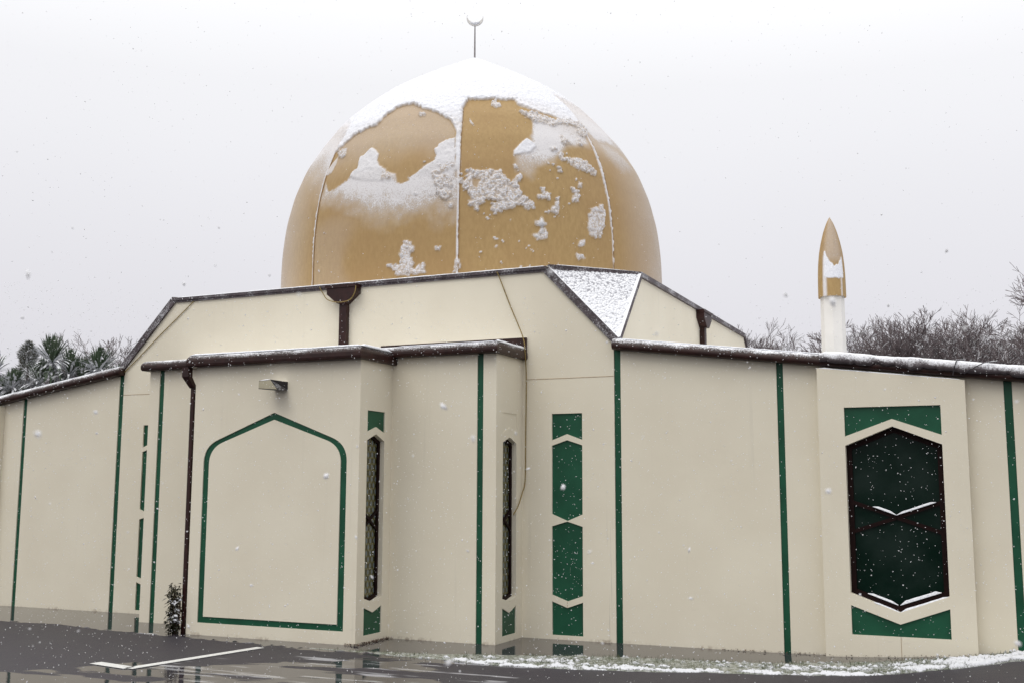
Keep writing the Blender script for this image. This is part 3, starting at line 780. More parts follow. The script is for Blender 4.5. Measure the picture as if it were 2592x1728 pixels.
# gutters round the two steps
def ubox_gutter(H, yf, yback, ztop, h, name):
    prof = [(0.0, -h), (0.095, -h), (0.11, -h + .014), (0.115, -h + .035), (0.114, -0.065), (0.107, -0.045), (0.094, -0.026), (0.078, -0.012), (0.060, -0.004), (0.04, 0.0), (0.0, 0.0)]
    path = [((-H, yback), (-1, 0)), ((-H, yf), (-1, -1)), ((H, yf), (1, -1)), ((H, yback), (1, 0))]
    k = MB(); m = len(prof)
    for (px, py), (ox, oy) in path:
        for o_, h_ in prof:
            q = 0.062 * o_ / 0.115 if ox and True else 0
            k.v.append((px + ox * (o_ * 0.55), py + oy * o_, ztop + h_))
    for i in range(3):
        for j in range(m): k.f.append((i * m + j, i * m + (j + 1) % m, (i + 1) * m + (j + 1) % m, (i + 1) * m + j))
    k.f.append(tuple(range(m))); k.f.append(tuple(3 * m + j for j in range(m)))
    g = k.build(name, M['brown'], mosque)
    MB().box(-H - .002, H + .002, yf - 0.002, yback, ztop - h + 0.02, ztop - 0.012).build("roof", M['snow'], g)
    return g
gg1 = ubox_gutter(H1, D1, 0.0, 3.242, 0.125, "gutter")
gg2 = ubox_gutter(H2, D2, D1, 3.178, 0.142, "gutter")
snow_strip("snow_cap", (-H2 - .04, D2 - 0.045, 3.176), (H2 + .04, D2 - 0.045, 3.176), 0.07, 0.016, gg2, 21)
snow_strip("snow_cap", (H2 + .03, D2 - 0.06, 3.176), (H2 + .03, D1 - 0.115, 3.176), 0.055, 0.026, gg2, 22)
snow_strip("snow_cap", (H1 + .025, D1 - 0.08, 3.24), (H1 + .025, -0.01, 3.24), 0.05, 0.022, gg1, 23)
snow_strip("snow_cap", (H2 + .1, D1 - 0.045, 3.24), (H1 + .03, D1 - 0.045, 3.24), 0.06, 0.009, gg1, 24)
MB().box(0.55, H1 + 0.055, -0.03, -0.001, 3.18, 3.375).build("fascia_board", M['brown'], mosque)

# --- parapet capping, hips, snow-covered corner triangles
top = MB().box(-B_, B_, -0.035, 0.07, 4.155, 4.192).box(-B_, B_, -0.022, 0.07, 4.130, 4.153).build("parapet_cap", M['cap'], mosque)
snow_strip("snow_cap", (-B_ + .1, 0.02, 4.192), (B_, 0.02, 4.192), 0.085, 0.016, top, 31)
for sx in (-1, 1):
    P, Q = (sx * B_, 0.0, 4.165), (sx * (A_ + .0), 0.0, Z1 - 0.015)
    d = Vector((Q[0] - P[0], 0, Q[2] - P[2])).normalized(); nn = Vector((-d.z, 0, d.x)) * (1 if sx > 0 else -1)
    if nn.z < 0: nn = -nn
    a = [Vector(P) + nn * 0.035, Vector(Q) + nn * 0.035, Vector(Q) - nn * 0.055, Vector(P) - nn * 0.055 ]
    k = MB(); k.loft([(v.x, -0.03, v.z) for v in a], [(v.x, 0.06, v.z) for v in a]); k.build("hip_board", M['cap'], mosque)
    for (p, q) in (((sx * B_, 0.02, 4.185), (sx * A_, d_ + .02, 4.185)), ((sx * (A_ + .002), d_, 4.17), (sx * (A_ + .002), 0.03, Z1 - 0.005)),
                   ((sx * A_, d_, 4.185), (sx * A_, DD - d_, 4.185)), ((sx * A_, DD - d_, 4.175), (sx * A_, DD, Z1)),
                   ((sx * A_, DD - d_, 4.185), (sx * B_, DD, 4.185))):
        MB().beam(p, q, 0.075, 0.06).build("hip_board", M['cap'], mosque)
    snow_strip("snow_cap", (sx * A_, d_ + .03, 4.213), (sx * A_, DD - d_, 4.213), 0.06, 0.010, top, 33)
    snow_strip("snow_cap", (sx * (B_ + .05), 0.06, 4.213), (sx * (A_ - .02), d_, 4.213), 0.055, 0.012, top, 34)
    # triangle of snow-covered roof filling the cut corner
    T = [np.array((sx * B_, y0, ZP - .02)), np.array((sx * A_, d_, ZP - .02)), np.array((sx * A_, y0, Z1))]
    nrm = np.cross(T[1] - T[0], T[2] - T[0]); nrm /= np.linalg.norm(nrm); nrm *= np.sign(nrm[2])
    n = 90; pts = []; idx = {}; fs = []
    for i in range(n + 1):
        for j in range(n + 1 - i):
            idx[(i, j)] = len(pts); u, v = i / n, j / n; pts.append(T[0] * (1 - u - v) + T[1] * u + T[2] * v)
    for i in range(n):
        for j in range(n - i):
            fs.append((idx[(i, j)], idx[(i + 1, j)], idx[(i, j + 1)]))
            if j < n - i - 1: fs.append((idx[(i + 1, j)], idx[(i + 1, j + 1)], idx[(i, j + 1)]))
    pts = np.array(pts)
    lum = 0.6 * vnoise(pts[:, 0] * 30, pts[:, 1] * 30, pts[:, 2] * 30, 81) + 0.4 * vnoise(pts[:, 0] * 55, pts[:, 1] * 55, pts[:, 2] * 55, 82)
    pts = pts + nrm * (0.010 + 0.022 * lum)[:, None]
    thin = sstep(3.75, 4.2, pts[:, 2]) * 0.55
    np_mesh("corner_roof", pts, np.array(fs), M['corner'], mosque)
# flat roof behind the parapet
MB().add([(x, y, z - 0.01 + dz) for dz in (0, .03) for (x, y, z) in [(v[0] * 0.985, 3.68 + (v[1] - 3.68) * 0.985, v[2]) for v in tp]],
         [tuple(reversed(range(8))), tuple(range(8, 16))] + [(i, (i + 1) % 8, (i + 1) % 8 + 8, i + 8) for i in range(8)]).build("roof", M['snow'], mosque)

# --- rain heads and downpipes
def rainhead(to_world):
    k = MB(); poly = [(-0.205, 4.125), (-0.205, 4.05), (-0.045, 3.925), (0.075, 3.925), (0.228, 4.05), (0.228, 4.125)]
    T = lambda pts: [to_world(*p) for p in pts]
    k.loft(T([(u, -0.001, v) for u, v in poly]), T([(u * 0.98 + 0.0, -0.115, v) for u, v in poly]))
    lip = [(-0.22, 4.125), (0.243, 4.125), (0.243, 4.16), (-0.22, 4.16)]
    k.loft(T([(u, -0.002, v) for u, v in lip]), T([(u, -0.13, v) for u, v in lip]))
    h = k.build("rain_head", M['pipe'], mosque)
    k = MB(); q = [(-0.036, 3.93), (0.068, 3.93), (0.068, 3.10), (-0.036, 3.10)]
    k.loft(T([(u, -0.003, v) for u, v in q]), T([(u, -0.075, v) for u, v in q]))
    k.build("downpipe", M['pipe'], h)
    return h
rainhead(lambda u, o, v: Vector((u, o, v)))
rainhead(lambda u, o, v: Vector((A_ - o, 3.68 + u, v)))
rainhead(lambda u, o, v: Vector((-A_ + o, 3.68 - u, v)))
px = -1.205
MB().box(-1.262, -1.172, D2 - 0.088, D2 - 0.012, 2.93, 3.04).build("downpipe", M['pipe'], mosque)
k = MB(); k.loft([(-1.262, D2 - 0.088, 2.93), (-1.172, D2 - 0.088, 2.93), (-1.172, D2 - 0.012, 2.93), (-1.262, D2 - 0.012, 2.93)],
                 [(-1.207, D2 - 0.012, 2.80), (-1.142, D2 - 0.012, 2.80), (-1.142, D2 + 0.05, 2.80), (-1.207, D2 + 0.05, 2.80)]); k.build("downpipe", M['pipe'], mosque)
MB().box(-1.198, -1.152, D2 + 0.0, D2 + 0.045, 0.0, 2.81).build("downpipe", M['pipe'], mosque)

# ================================================================== DOME
CX, CY = -0.03, 3.68
DPROF = [(2.951, 4.15), (2.951, 4.4), (2.95, 4.6), (2.949, 4.85), (2.940, 5.1), (2.917, 5.35), (2.883, 5.6), (2.784, 6.0), (2.626, 6.4), (2.378, 6.8), (2.07, 7.15), (1.737, 7.45), (1.42, 7.7), (1.109, 7.89), (0.75, 8.10), (0.38, 8.30), (0.0, 8.504)]
SP = {
'bareL':[(-86.9,7.011),(-85.1,6.982),(-82.6,6.917),(-80.7,6.873),(-79.0,6.84),(-77.1,6.807),(-74.1,6.731),(-72.9,6.684),(-71.2,6.63),(-70.7,6.579),(-69.6,6.491),(-69.2,6.448),(-69.3,6.346),(-71.9,6.311),(-73.1,6.274),(-74.0,6.244),(-74.2,6.187),(-75.3,6.177),(-75.0,6.119),(-74.4,6.066),(-74.6,6.004),(-75.9,5.959),(-77.2,5.92),(-78.5,5.858),(-80.2,5.793),(-81.5,5.756),(-81.5,5.709),(-83.1,5.68),(-84.6,5.686),(-85.1,5.748),(-85.4,5.828),(-87.5,5.856),(-88.6,5.875),(-89.0,5.92),(-90.9,5.973),(-91.9,6.036),(-92.2,6.108),(-92.1,6.165),(-93.4,6.226),(-94.2,6.277),(-95.7,6.301),(-97.1,6.256),(-97.9,6.198),(-99.3,6.178),(-99.4,6.108),(-98.8,6.002),(-100.0,5.987),(-100.7,5.957),(-101.4,5.902),(-102.0,5.846),(-104.0,5.816),(-105.8,5.784),(-107.3,5.75),(-109.1,5.742),(-110.6,5.818),(-112.3,5.934),(-112.6,6.011),(-110.0,6.047),(-109.5,6.131),(-109.9,6.251),(-110.6,6.375),(-110.8,6.444),(-109.0,6.507),(-107.6,6.56),(-106.1,6.614),(-103.5,6.643),(-101.8,6.675),(-97.8,6.686),(-96.7,6.762),(-96.4,6.819),(-94.6,6.899),(-93.0,6.975),(-90.1,7.009)],
'frostL':[(-112.0,5.918),(-107.0,5.746),(-101.2,5.876),(-99.0,6.016),(-92.7,6.157),(-84.5,5.68),(-75.9,5.971),(-74.2,6.27),(-69.1,6.314),(-68.4,5.242),(-75.1,5.34),(-83.9,5.277),(-91.3,5.427),(-102.9,5.625),(-111.3,5.643)],
'snowL1':[(-95.7,6.308),(-93.5,6.239),(-92.0,6.164),(-92.1,6.05),(-89.0,5.92),(-87.7,5.858),(-85.4,5.828),(-84.8,5.694),(-89.6,5.731),(-95.0,5.778),(-99.6,5.85),(-101.3,5.889),(-100.6,5.968),(-98.8,6.002),(-99.4,6.172),(-97.5,6.22)],
'snowL2':[(-74.1,6.738),(-68.2,6.845),(-67.1,5.815),(-68.4,5.638),(-69.2,6.314),(-69.2,6.448),(-70.9,6.623)],
'snowL3':[(-69.3,6.34),(-68.5,5.756),(-75.5,5.707),(-81.4,5.714),(-80.2,5.793),(-75.9,5.959),(-74.3,6.003),(-75.3,6.177),(-74.0,6.244),(-71.9,6.311)],
'lumpL1':[(-70.3,5.96),(-69.0,5.941),(-69.3,5.864),(-71.7,5.819),(-72.8,5.797),(-70.5,5.734),(-69.4,5.721),(-69.5,5.603),(-70.6,5.559),(-69.5,5.479),(-69.7,5.434),(-71.8,5.419),(-73.6,5.518),(-73.2,5.608),(-74.6,5.67),(-75.0,5.801),(-73.0,5.833),(-73.1,5.904)],
'lumpL2':[(-89.5,5.862),(-87.2,5.837),(-87.2,5.765),(-89.2,5.776)],
'lumpL3':[(-110.8,6.39),(-106.9,6.374),(-106.0,6.274),(-107.4,6.25),(-109.7,6.313)],
'lumpL4':[(-81.9,6.797),(-80.7,6.799),(-80.4,6.746),(-81.4,6.751)],
'snowL5':[(-110.3,6.281),(-110.0,6.343),(-109.1,6.177),(-109.9,6.033),(-112.9,6.014),(-112.9,6.142)],
'bareR':[(-66.1,7.049),(-62.5,7.038),(-58.0,7.058),(-52.4,7.066),(-48.3,7.088),(-47.9,6.989),(-46.8,6.937),(-43.0,6.887),(-46.5,6.861),(-46.6,6.769),(-44.7,6.694),(-45.2,6.562),(-46.7,6.424),(-49.3,6.331),(-51.2,6.231),(-52.5,6.162),(-52.8,5.96),(-52.8,5.84),(-53.0,5.744),(-53.8,5.682),(-55.1,5.725),(-55.9,5.818),(-56.6,5.864),(-59.4,5.869),(-60.7,5.819),(-61.8,5.836),(-63.8,5.816),(-64.9,5.857),(-65.8,5.833),(-65.8,5.696),(-67.4,5.714),(-67.4,6.184),(-67.1,6.447),(-68.1,6.862),(-67.1,6.912)],
'frostR':[(-43.4,6.871),(-33.6,6.784),(-24.2,6.797),(-23.5,6.635),(-24.3,6.432),(-34.6,6.356),(-40.2,6.055),(-45.5,5.934),(-47.9,5.754),(-52.8,5.84),(-52.4,6.156),(-46.7,6.371)],
'lumpR1':[(-47.7,6.857),(-46.3,6.85),(-43.6,6.853),(-39.4,6.839),(-35.1,6.799),(-28.0,6.876),(-24.0,6.86),(-21.0,6.791),(-22.6,6.646),(-26.0,6.566),(-27.8,6.588),(-25.8,6.765),(-30.6,6.757),(-32.9,6.763),(-36.8,6.656),(-38.5,6.669),(-41.3,6.69),(-44.7,6.694),(-46.0,6.758),(-47.9,6.791)],
'snowR1':[(-52.4,6.156),(-49.3,6.331),(-47.9,6.377),(-45.6,6.3),(-45.6,6.235),(-47.6,6.147),(-51.0,6.105),(-52.6,6.085)],
'lumpR2':[(-67.4,5.714),(-65.9,5.696),(-65.8,5.833),(-64.6,5.851),(-63.8,5.816),(-61.8,5.836),(-59.4,5.863),(-56.6,5.858),(-55.7,5.783),(-55.1,5.725),(-53.4,5.684),(-52.4,5.77),(-50.8,5.812),(-50.4,5.778),(-51.7,5.667),(-51.1,5.552),(-51.1,5.507),(-50.1,5.5),(-48.6,5.426),(-47.4,5.398),(-47.5,5.329),(-50.8,5.31),(-51.2,5.382),(-52.3,5.333),(-55.3,5.279),(-58.3,5.216),(-59.1,5.271),(-59.1,5.36),(-56.8,5.376),(-59.3,5.428),(-61.8,5.356),(-62.7,5.266),(-64.9,5.343),(-65.0,5.467),(-65.4,5.534),(-67.2,5.602)],
'holeR2':[(-64.2,5.733),(-61.8,5.711),(-62.9,5.581),(-63.9,5.592)],
'lumpR3':[(-38.6,6.181),(-37.3,6.224),(-36.8,6.157),(-34.5,6.176),(-31.2,6.18),(-28.7,6.153),(-26.4,6.036),(-26.9,5.969),(-31.0,5.979),(-34.3,6.0),(-36.1,6.087),(-38.7,6.104)],
'lumpR4':[(-35.8,6.494),(-34.9,6.496),(-33.9,6.442),(-33.1,6.394),(-36.1,6.381)],
'lumpR5':[(-28.4,6.54),(-28.2,6.472),(-28.0,6.404),(-29.2,6.42)],
'lumpR6':[(-45.3,5.637),(-44.4,5.642),(-44.3,5.595),(-42.7,5.558),(-42.8,5.455),(-44.4,5.48),(-46.6,5.469),(-46.5,5.516),(-45.5,5.532)],
'lumpR7':[(-41.5,5.508),(-40.4,5.527),(-40.4,5.344),(-40.7,5.273),(-42.1,5.288),(-43.8,5.302),(-41.7,5.427)],
'lumpR8':[(-36.5,5.694),(-34.1,5.688),(-33.4,5.575),(-35.2,5.481),(-36.4,5.495),(-35.7,5.616)],
'lumpR9':[(-33.2,5.792),(-32.5,5.785),(-32.9,5.722),(-33.6,5.716)],
'lumpR10':[(-29.3,5.462),(-25.5,5.527),(-25.6,5.318),(-27.4,5.035),(-31.3,5.053),(-31.7,5.222),(-31.5,5.35)],
'lumpR11':[(-47.7,5.182),(-46.5,5.149),(-44.5,5.158),(-44.5,5.096),(-46.2,5.089),(-47.8,5.105)],
'lumpR12':[(-45.6,5.054),(-44.6,5.051),(-44.6,4.946),(-46.9,4.906),(-46.9,4.973)],
'lumpR13':[(-35.6,4.75),(-33.9,4.761),(-33.5,4.717),(-35.3,4.707)],
'lumpR14':[(-34.2,4.957),(-33.3,4.962),(-33.5,4.9),(-34.6,4.893)],
'lumpR15':[(-57.2,6.995),(-55.7,7.0),(-54.2,6.947),(-56.1,6.897),(-57.4,6.943)],
'lumpR16':[(-52.6,5.949),(-51.8,5.928),(-51.8,5.892),(-52.5,5.889)],
'lumpR17':[(-39.5,5.96),(-38.7,5.96),(-38.9,5.916),(-39.6,5.911)],
'lumpR18':[(-39.9,6.286),(-39.1,6.286),(-39.6,6.244),(-40.2,6.24)],
'lumpR19':[(-28.0,6.032),(-26.4,6.036),(-26.2,5.975),(-27.8,5.972)],
'lumpB1':[(-81.7,4.874),(-79.6,4.868),(-79.1,4.733),(-80.4,4.677),(-79.1,4.6),(-78.9,4.466),(-79.5,4.416),(-84.0,4.42),(-84.6,4.497),(-86.2,4.561),(-82.5,4.549),(-82.6,4.788)],
'lumpB2':[(-77.7,4.552),(-76.3,4.55),(-76.0,4.439),(-79.2,4.43)],
'lumpB3':[(-68.3,4.6),(-67.3,4.585),(-67.5,4.497),(-68.4,4.446)],
'lumpB4':[(-73.2,4.766),(-72.3,4.758),(-72.4,4.728),(-73.2,4.737)],
'lumpB5':[(-70.0,5.366),(-69.3,5.35),(-69.4,5.304),(-70.0,5.32)],
'caplow':[(-134.5,6.758),(-113.3,6.501),(-108.6,6.571),(-48.1,7.089),(-41.7,6.917),(-33.6,6.784),(-23.3,6.838)],
'frostfarR':[(-18.1,7.282),(-13.2,7.261),(-8.4,7.161),(-0.5,7.015),(-5.3,6.67),(-17.7,6.592),(-22.0,6.709),(-22.1,6.96)],
'frostfarR2':[(-20.6,6.669),(-6.7,6.623),(1.9,6.324),(-10.5,6.203),(-17.3,6.379)],
'frostfarL':[(-132.1,6.8),(-129.8,7.011),(-112.8,6.864),(-112.9,6.482),(-113.1,6.029),(-121.4,6.063),(-134.6,6.491)],

}
def smooth_profile(pts, n):
    P = np.array(pts, float); seg = np.concatenate([[0], np.cumsum(np.hypot(*np.diff(P, axis=0).T))])
    s = np.linspace(0, seg[-1], n * 4)
    r, z = np.interp(s, seg, P[:, 0]), np.interp(s, seg, P[:, 1])
    ker = np.hanning(n // 4 | 1); ker /= ker.sum(); pad = len(ker) // 2
    def sm(a):
        b = np.concatenate([2 * a[0] - a[pad:0:-1], a, 2 * a[-1] - a[-2:-pad - 2:-1]]); return np.convolve(b, ker, 'valid')
    r2, z2 = sm(r), sm(z)
    ii = np.linspace(0, len(s) - 1, n).astype(int)
    r2, z2 = r2[ii], z2[ii]; r2[-1] = 0.0
    return np.maximum(r2, 0), z2
def build_dome():
    na, npf = 1150, 320
    r, z = smooth_profile(DPROF, npf)
    az = np.linspace(-180, 180, na, endpoint=False)
    AZ, ZZ = np.meshgrid(az, z); RR = np.repeat(r[:, None], na, 1)
    ca, sa = np.cos(np.radians(AZ)), np.sin(np.radians(AZ))
    X, Y = RR * ca, RR * sa
    # local metric coordinates for the snow outlines
    S = AZ * 0.045; 
    n1 = fbm(X * 9, Y * 9, ZZ * 9, 4, 101) - 0.5; n2 = vnoise(X * 32, Y * 32, ZZ * 32, 102) - 0.5
    n3 = fbm(X * 2.2, Y * 2.2, ZZ * 2.2, 3, 103) - 0.5
    snow = np.zeros_like(AZ); frost = np.zeros_like(AZ); lump = np.zeros_like(AZ)
    sd_ = lambda key: sdf(S, ZZ, [(a * 0.045, b) for a, b in SP[key]])
    jag = n1 * 0.05 + n2 * 0.03
    # snow cap
    capz = np.interp(AZ, [-180, -150, -135, -118, -112.6, -112.4, -104, -90, -67.6, -67.4, -50, -45, -38, -30, -22.6, -22.4, -15, 0, 30, 90, 180],
                     [7.0, 7.0, 6.95, 6.75, 6.55, 6.40, 6.50, 6.60, 6.60, 6.60, 7.00, 6.96, 6.86, 6.80, 6.78, 7.3, 7.25, 7.2, 7.1, 7.0, 7.0])
    cap = ZZ - capz + n3 * 0.12 + jag
    snow = sstep(-0.02, 0.03, cap)
    soft = (AZ < -112.5) | (AZ > -22.5)
    frost = np.where(soft, sstep(-1.25, 0.10, ZZ - capz + n3 * 0.35), frost)
    snow = np.where(soft, sstep(-0.30, 0.30, cap), snow)
    lump = np.maximum(lump, sstep(0.35, 0.0, np.abs(cap)) * 0.35)
    dR = sd_('frostfarR') ; frost = np.maximum(frost, 0.9 * sstep(-0.12, 0.12, dR + n1 * 0.1))
    dR = sd_('frostfarR2'); frost = np.maximum(frost, 0.55 * sstep(-0.2, 0.15, dR + n1 * 0.1))
    for key in ('snowL2', 'snowL5', 'snowL1', 'snowL3', 'snowR1'):
        s = sstep(-0.012, 0.012, sd_(key) + n2 * 0.012)
        snow = np.maximum(snow, s * {'snowL2': 0.93, 'snowL5': 0.6, 'snowL1': 0.84, 'snowL3': 0.84, 'snowR1': 0.95}[key])
    # carved bare patches
    bl, br = sd_('bareL'), sd_('bareR')
    bare = np.maximum(sstep(-0.010, 0.010, bl + n2 * 0.030 + n1 * 0.035), sstep(-0.010, 0.010, br + n2 * 0.026 + n1 * 0.012))
    # powder below the left bare patch, thinning downwards
    fl = sd_('frostL'); v = np.interp(AZ, [-113, -100, -85, -67.5], [5.50, 5.22, 5.08, 5.15])
    frost = np.maximum(frost, np.maximum(sstep(-0.05, 0.05, fl), sstep(5.85, 5.65, ZZ) * (AZ > -112.4) * (AZ < -67.6)) * sstep(-0.10, 0.62, ZZ - v + n3 * 0.35 + n1 * 0.3) * 0.92)
    snow = np.where((AZ > -112.4) & (AZ < -67.6) & (ZZ < 6.05), snow * sstep(-0.30, 0.20, ZZ - 5.80 + n3 * 0.3), snow)
    frost = np.where((AZ > -112.4) & (AZ < -67.6) & (ZZ > 4.3) & (ZZ < 5.6), np.maximum(frost, 0.13 * sstep(0.35, 0.65, fbm(X * 1.1, Y * 1.1, ZZ * 1.6, 3, 131))), frost)
    fr = sd_('frostR'); frost = np.maximum(frost, sstep(-0.06, 0.10, fr + n1 * 0.1) * (0.35 + 0.75 * sstep(5.8, 6.5, ZZ + n3 * 0.3)) * np.interp(AZ, [-55, -45, -30, -22], [1.1, 1.0, 0.7, 0.65]))
    # thin powder over everything that faces sideways
    side = np.clip(np.maximum((-113 - AZ) / 28, (AZ + 20) / 30), 0, 1)
    frost = np.maximum(frost, 0.50 * side * (0.7 + 0.6 * fbm(X * 1.5, Y * 1.5, ZZ * 1.5, 3, 108)))
    snow = snow * (1 - bare); frost = frost * (1 - bare); lump = lump * (1 - bare)
    frost = np.maximum(frost, sstep(-0.01, 0.02, bl) * 0.26 * sstep(5.85, 6.5, ZZ + n3 * 0.5))
    # crusty lumps
    lumps = np.zeros_like(AZ)
    for key in SP:
        if key.startswith('lump'):
            small = len(SP[key]) <= 5
            s = sd_(key) + (n2 * 0.05 + n1 * 0.04) * (0.7 if small else 1.0) + (0.012 if small else 0.0)
            lumps = np.maximum(lumps, sstep(-0.006, 0.008, s))
    hole = sstep(-0.01, 0.01, sd_('holeR2') + n2 * 0.03)
    lumps = lumps * (1 - 0.85 * hole)
    porous = sstep(-0.30, -0.12, n2 + 0.25 * vnoise(X * 50, Y * 50, ZZ * 50, 109) - 0.12)
    lumps = lumps * (0.45 + 0.55 * porous)
    snow = np.maximum(snow, lumps); lump = np.maximum(lump, lumps)
    # scattered crumbs
    cr_ = sstep(0.90, 0.93, vnoise(X * 17 + ZZ * 13, Y * 17 - ZZ * 11, ZZ * 18 + X * 9, 110)) * (fbm(X * 1.2, Y * 1.2, ZZ * 1.2, 2, 111) > 0.5) * (np.abs(AZ + 67) < 45)
    snow = np.maximum(snow, cr_ * 0.9)
    # snow lying on the seams
    for sz in (-112.5, -67.5, -22.5):
        dd = np.radians(AZ - sz) * RR
        w0 = np.interp(ZZ, [4.2, 5.4, 6.0, 7.5], {-112.5: [0.012, 0.018, 0.02, 0.02], -67.5: [0.014, 0.018, 0.022, 0.022], -22.5: [0.0, 0.02, 0.03, 0.02]}[sz])
        off = np.abs(dd + w0 * 0.9) - w0 * (0.85 + 0.6 * n2)
        snow = np.maximum(snow, sstep(0.006, -0.006, off) * (w0 > 0.003) * 0.78)
    th = 0.018 * sstep(0.3, 0.9, snow) * (0.6 + 0.8 * (n2 + 0.5)) + lump * 0.010 * np.clip(n2 + 0.55, 0, 1) + 0.015 * sstep(0, .4, cap) * (1 - bare) + 0.022 * snow * sstep(0.12, 0.0, np.minimum(np.abs(bl), np.abs(br))) * (ZZ > 6.4) * (0.5 + n2)
    # slight barrel of each gore between the seams
    gore = 1 - 0.006 * np.abs(((AZ + 112.5) / 45.0) % 1.0 - 0.5) * 2
    nr = np.gradient(z); nzv = -np.gradient(r); ln = np.hypot(nr, nzv); nr, nzv = (nr / ln)[:, None], (nzv / ln)[:, None]
    R2 = RR * gore + th * nr; Z2 = ZZ + th * nzv
    R2[-1] = 0; Z2[-1] = Z2[-1].mean()
    V = np.stack([CX + R2 * ca, CY + R2 * sa, Z2], -1).reshape(-1, 3)
    F = grid_faces(na, npf, wrap=True)
    o = np_mesh("dome", V, F, M['dome'], mosque, attrs={'snow': snow, 'frost': frost, 'lump': lump})
    for k_ in range(8):
        a = R(-22.5 + 45 * k_); pts = []
        for i in range(0, npf - 2, 6):
            pts.append((CX + (r[i] * 0.994 + .004) * math.cos(a), CY + (r[i] * 0.994 + .004) * math.sin(a), z[i] + 0.0))
        MB().tube(pts, 0.009, 5).build("seam", M['seam'], o)
build_dome()

# crescent finial
fin = empty("finial", (CX, CY, 8.45), None, None, parent=mosque)
MB().tube([(CX, CY, 8.42), (CX, CY, 8.80), (CX, CY, 9.085)], [0.016, 0.013, 0.010], 8).build("pole", M['pole'], fin)
k = MB(); cz, ro = 9.205, 0.135; a0 = 16
va, vb = [], []
aa = 0.422
for i in range(25):
    t = i / 24; th = R(180 + a0 - (a0 * 2 - 0) * 0) ; th = R(168 + (372 - 168) * t)
    ri = ro - 0.062 * math.sin(math.pi * t) ** 1.1 - 0.002
    for rr, yy in ((ro, -0.014), (ro, 0.014), (ri, 0.014), (ri, -0.014)):
        u, w = rr * math.cos(th), rr * math.sin(th)
        if rr != ro: w += 0.000
        k.v.append((CX + u * math.cos(aa) - yy * math.sin(aa), CY + u * math.sin(aa) + yy * math.cos(aa), cz + w))
for i in range(24):
    for j in range(4): k.f.append((i * 4 + j, i * 4 + (j + 1) % 4, (i + 1) * 4 + (j + 1) % 4, (i + 1) * 4 + j))
k.f.append((0, 1, 2, 3)); k.f.append((96, 97, 98, 99))
k.build("crescent", M['shaft'], fin)
k = MB(); k.tube([(CX - 0.075 * math.cos(aa), CY - 0.075 * math.sin(aa), 9.125), (CX, CY, 9.112), (CX + 0.075 * math.cos(aa), CY + 0.075 * math.sin(aa), 9.125)], [0.02, 0.034, 0.02], 8)
k.build("snow_cap", M['snow'], fin, smooth=True)

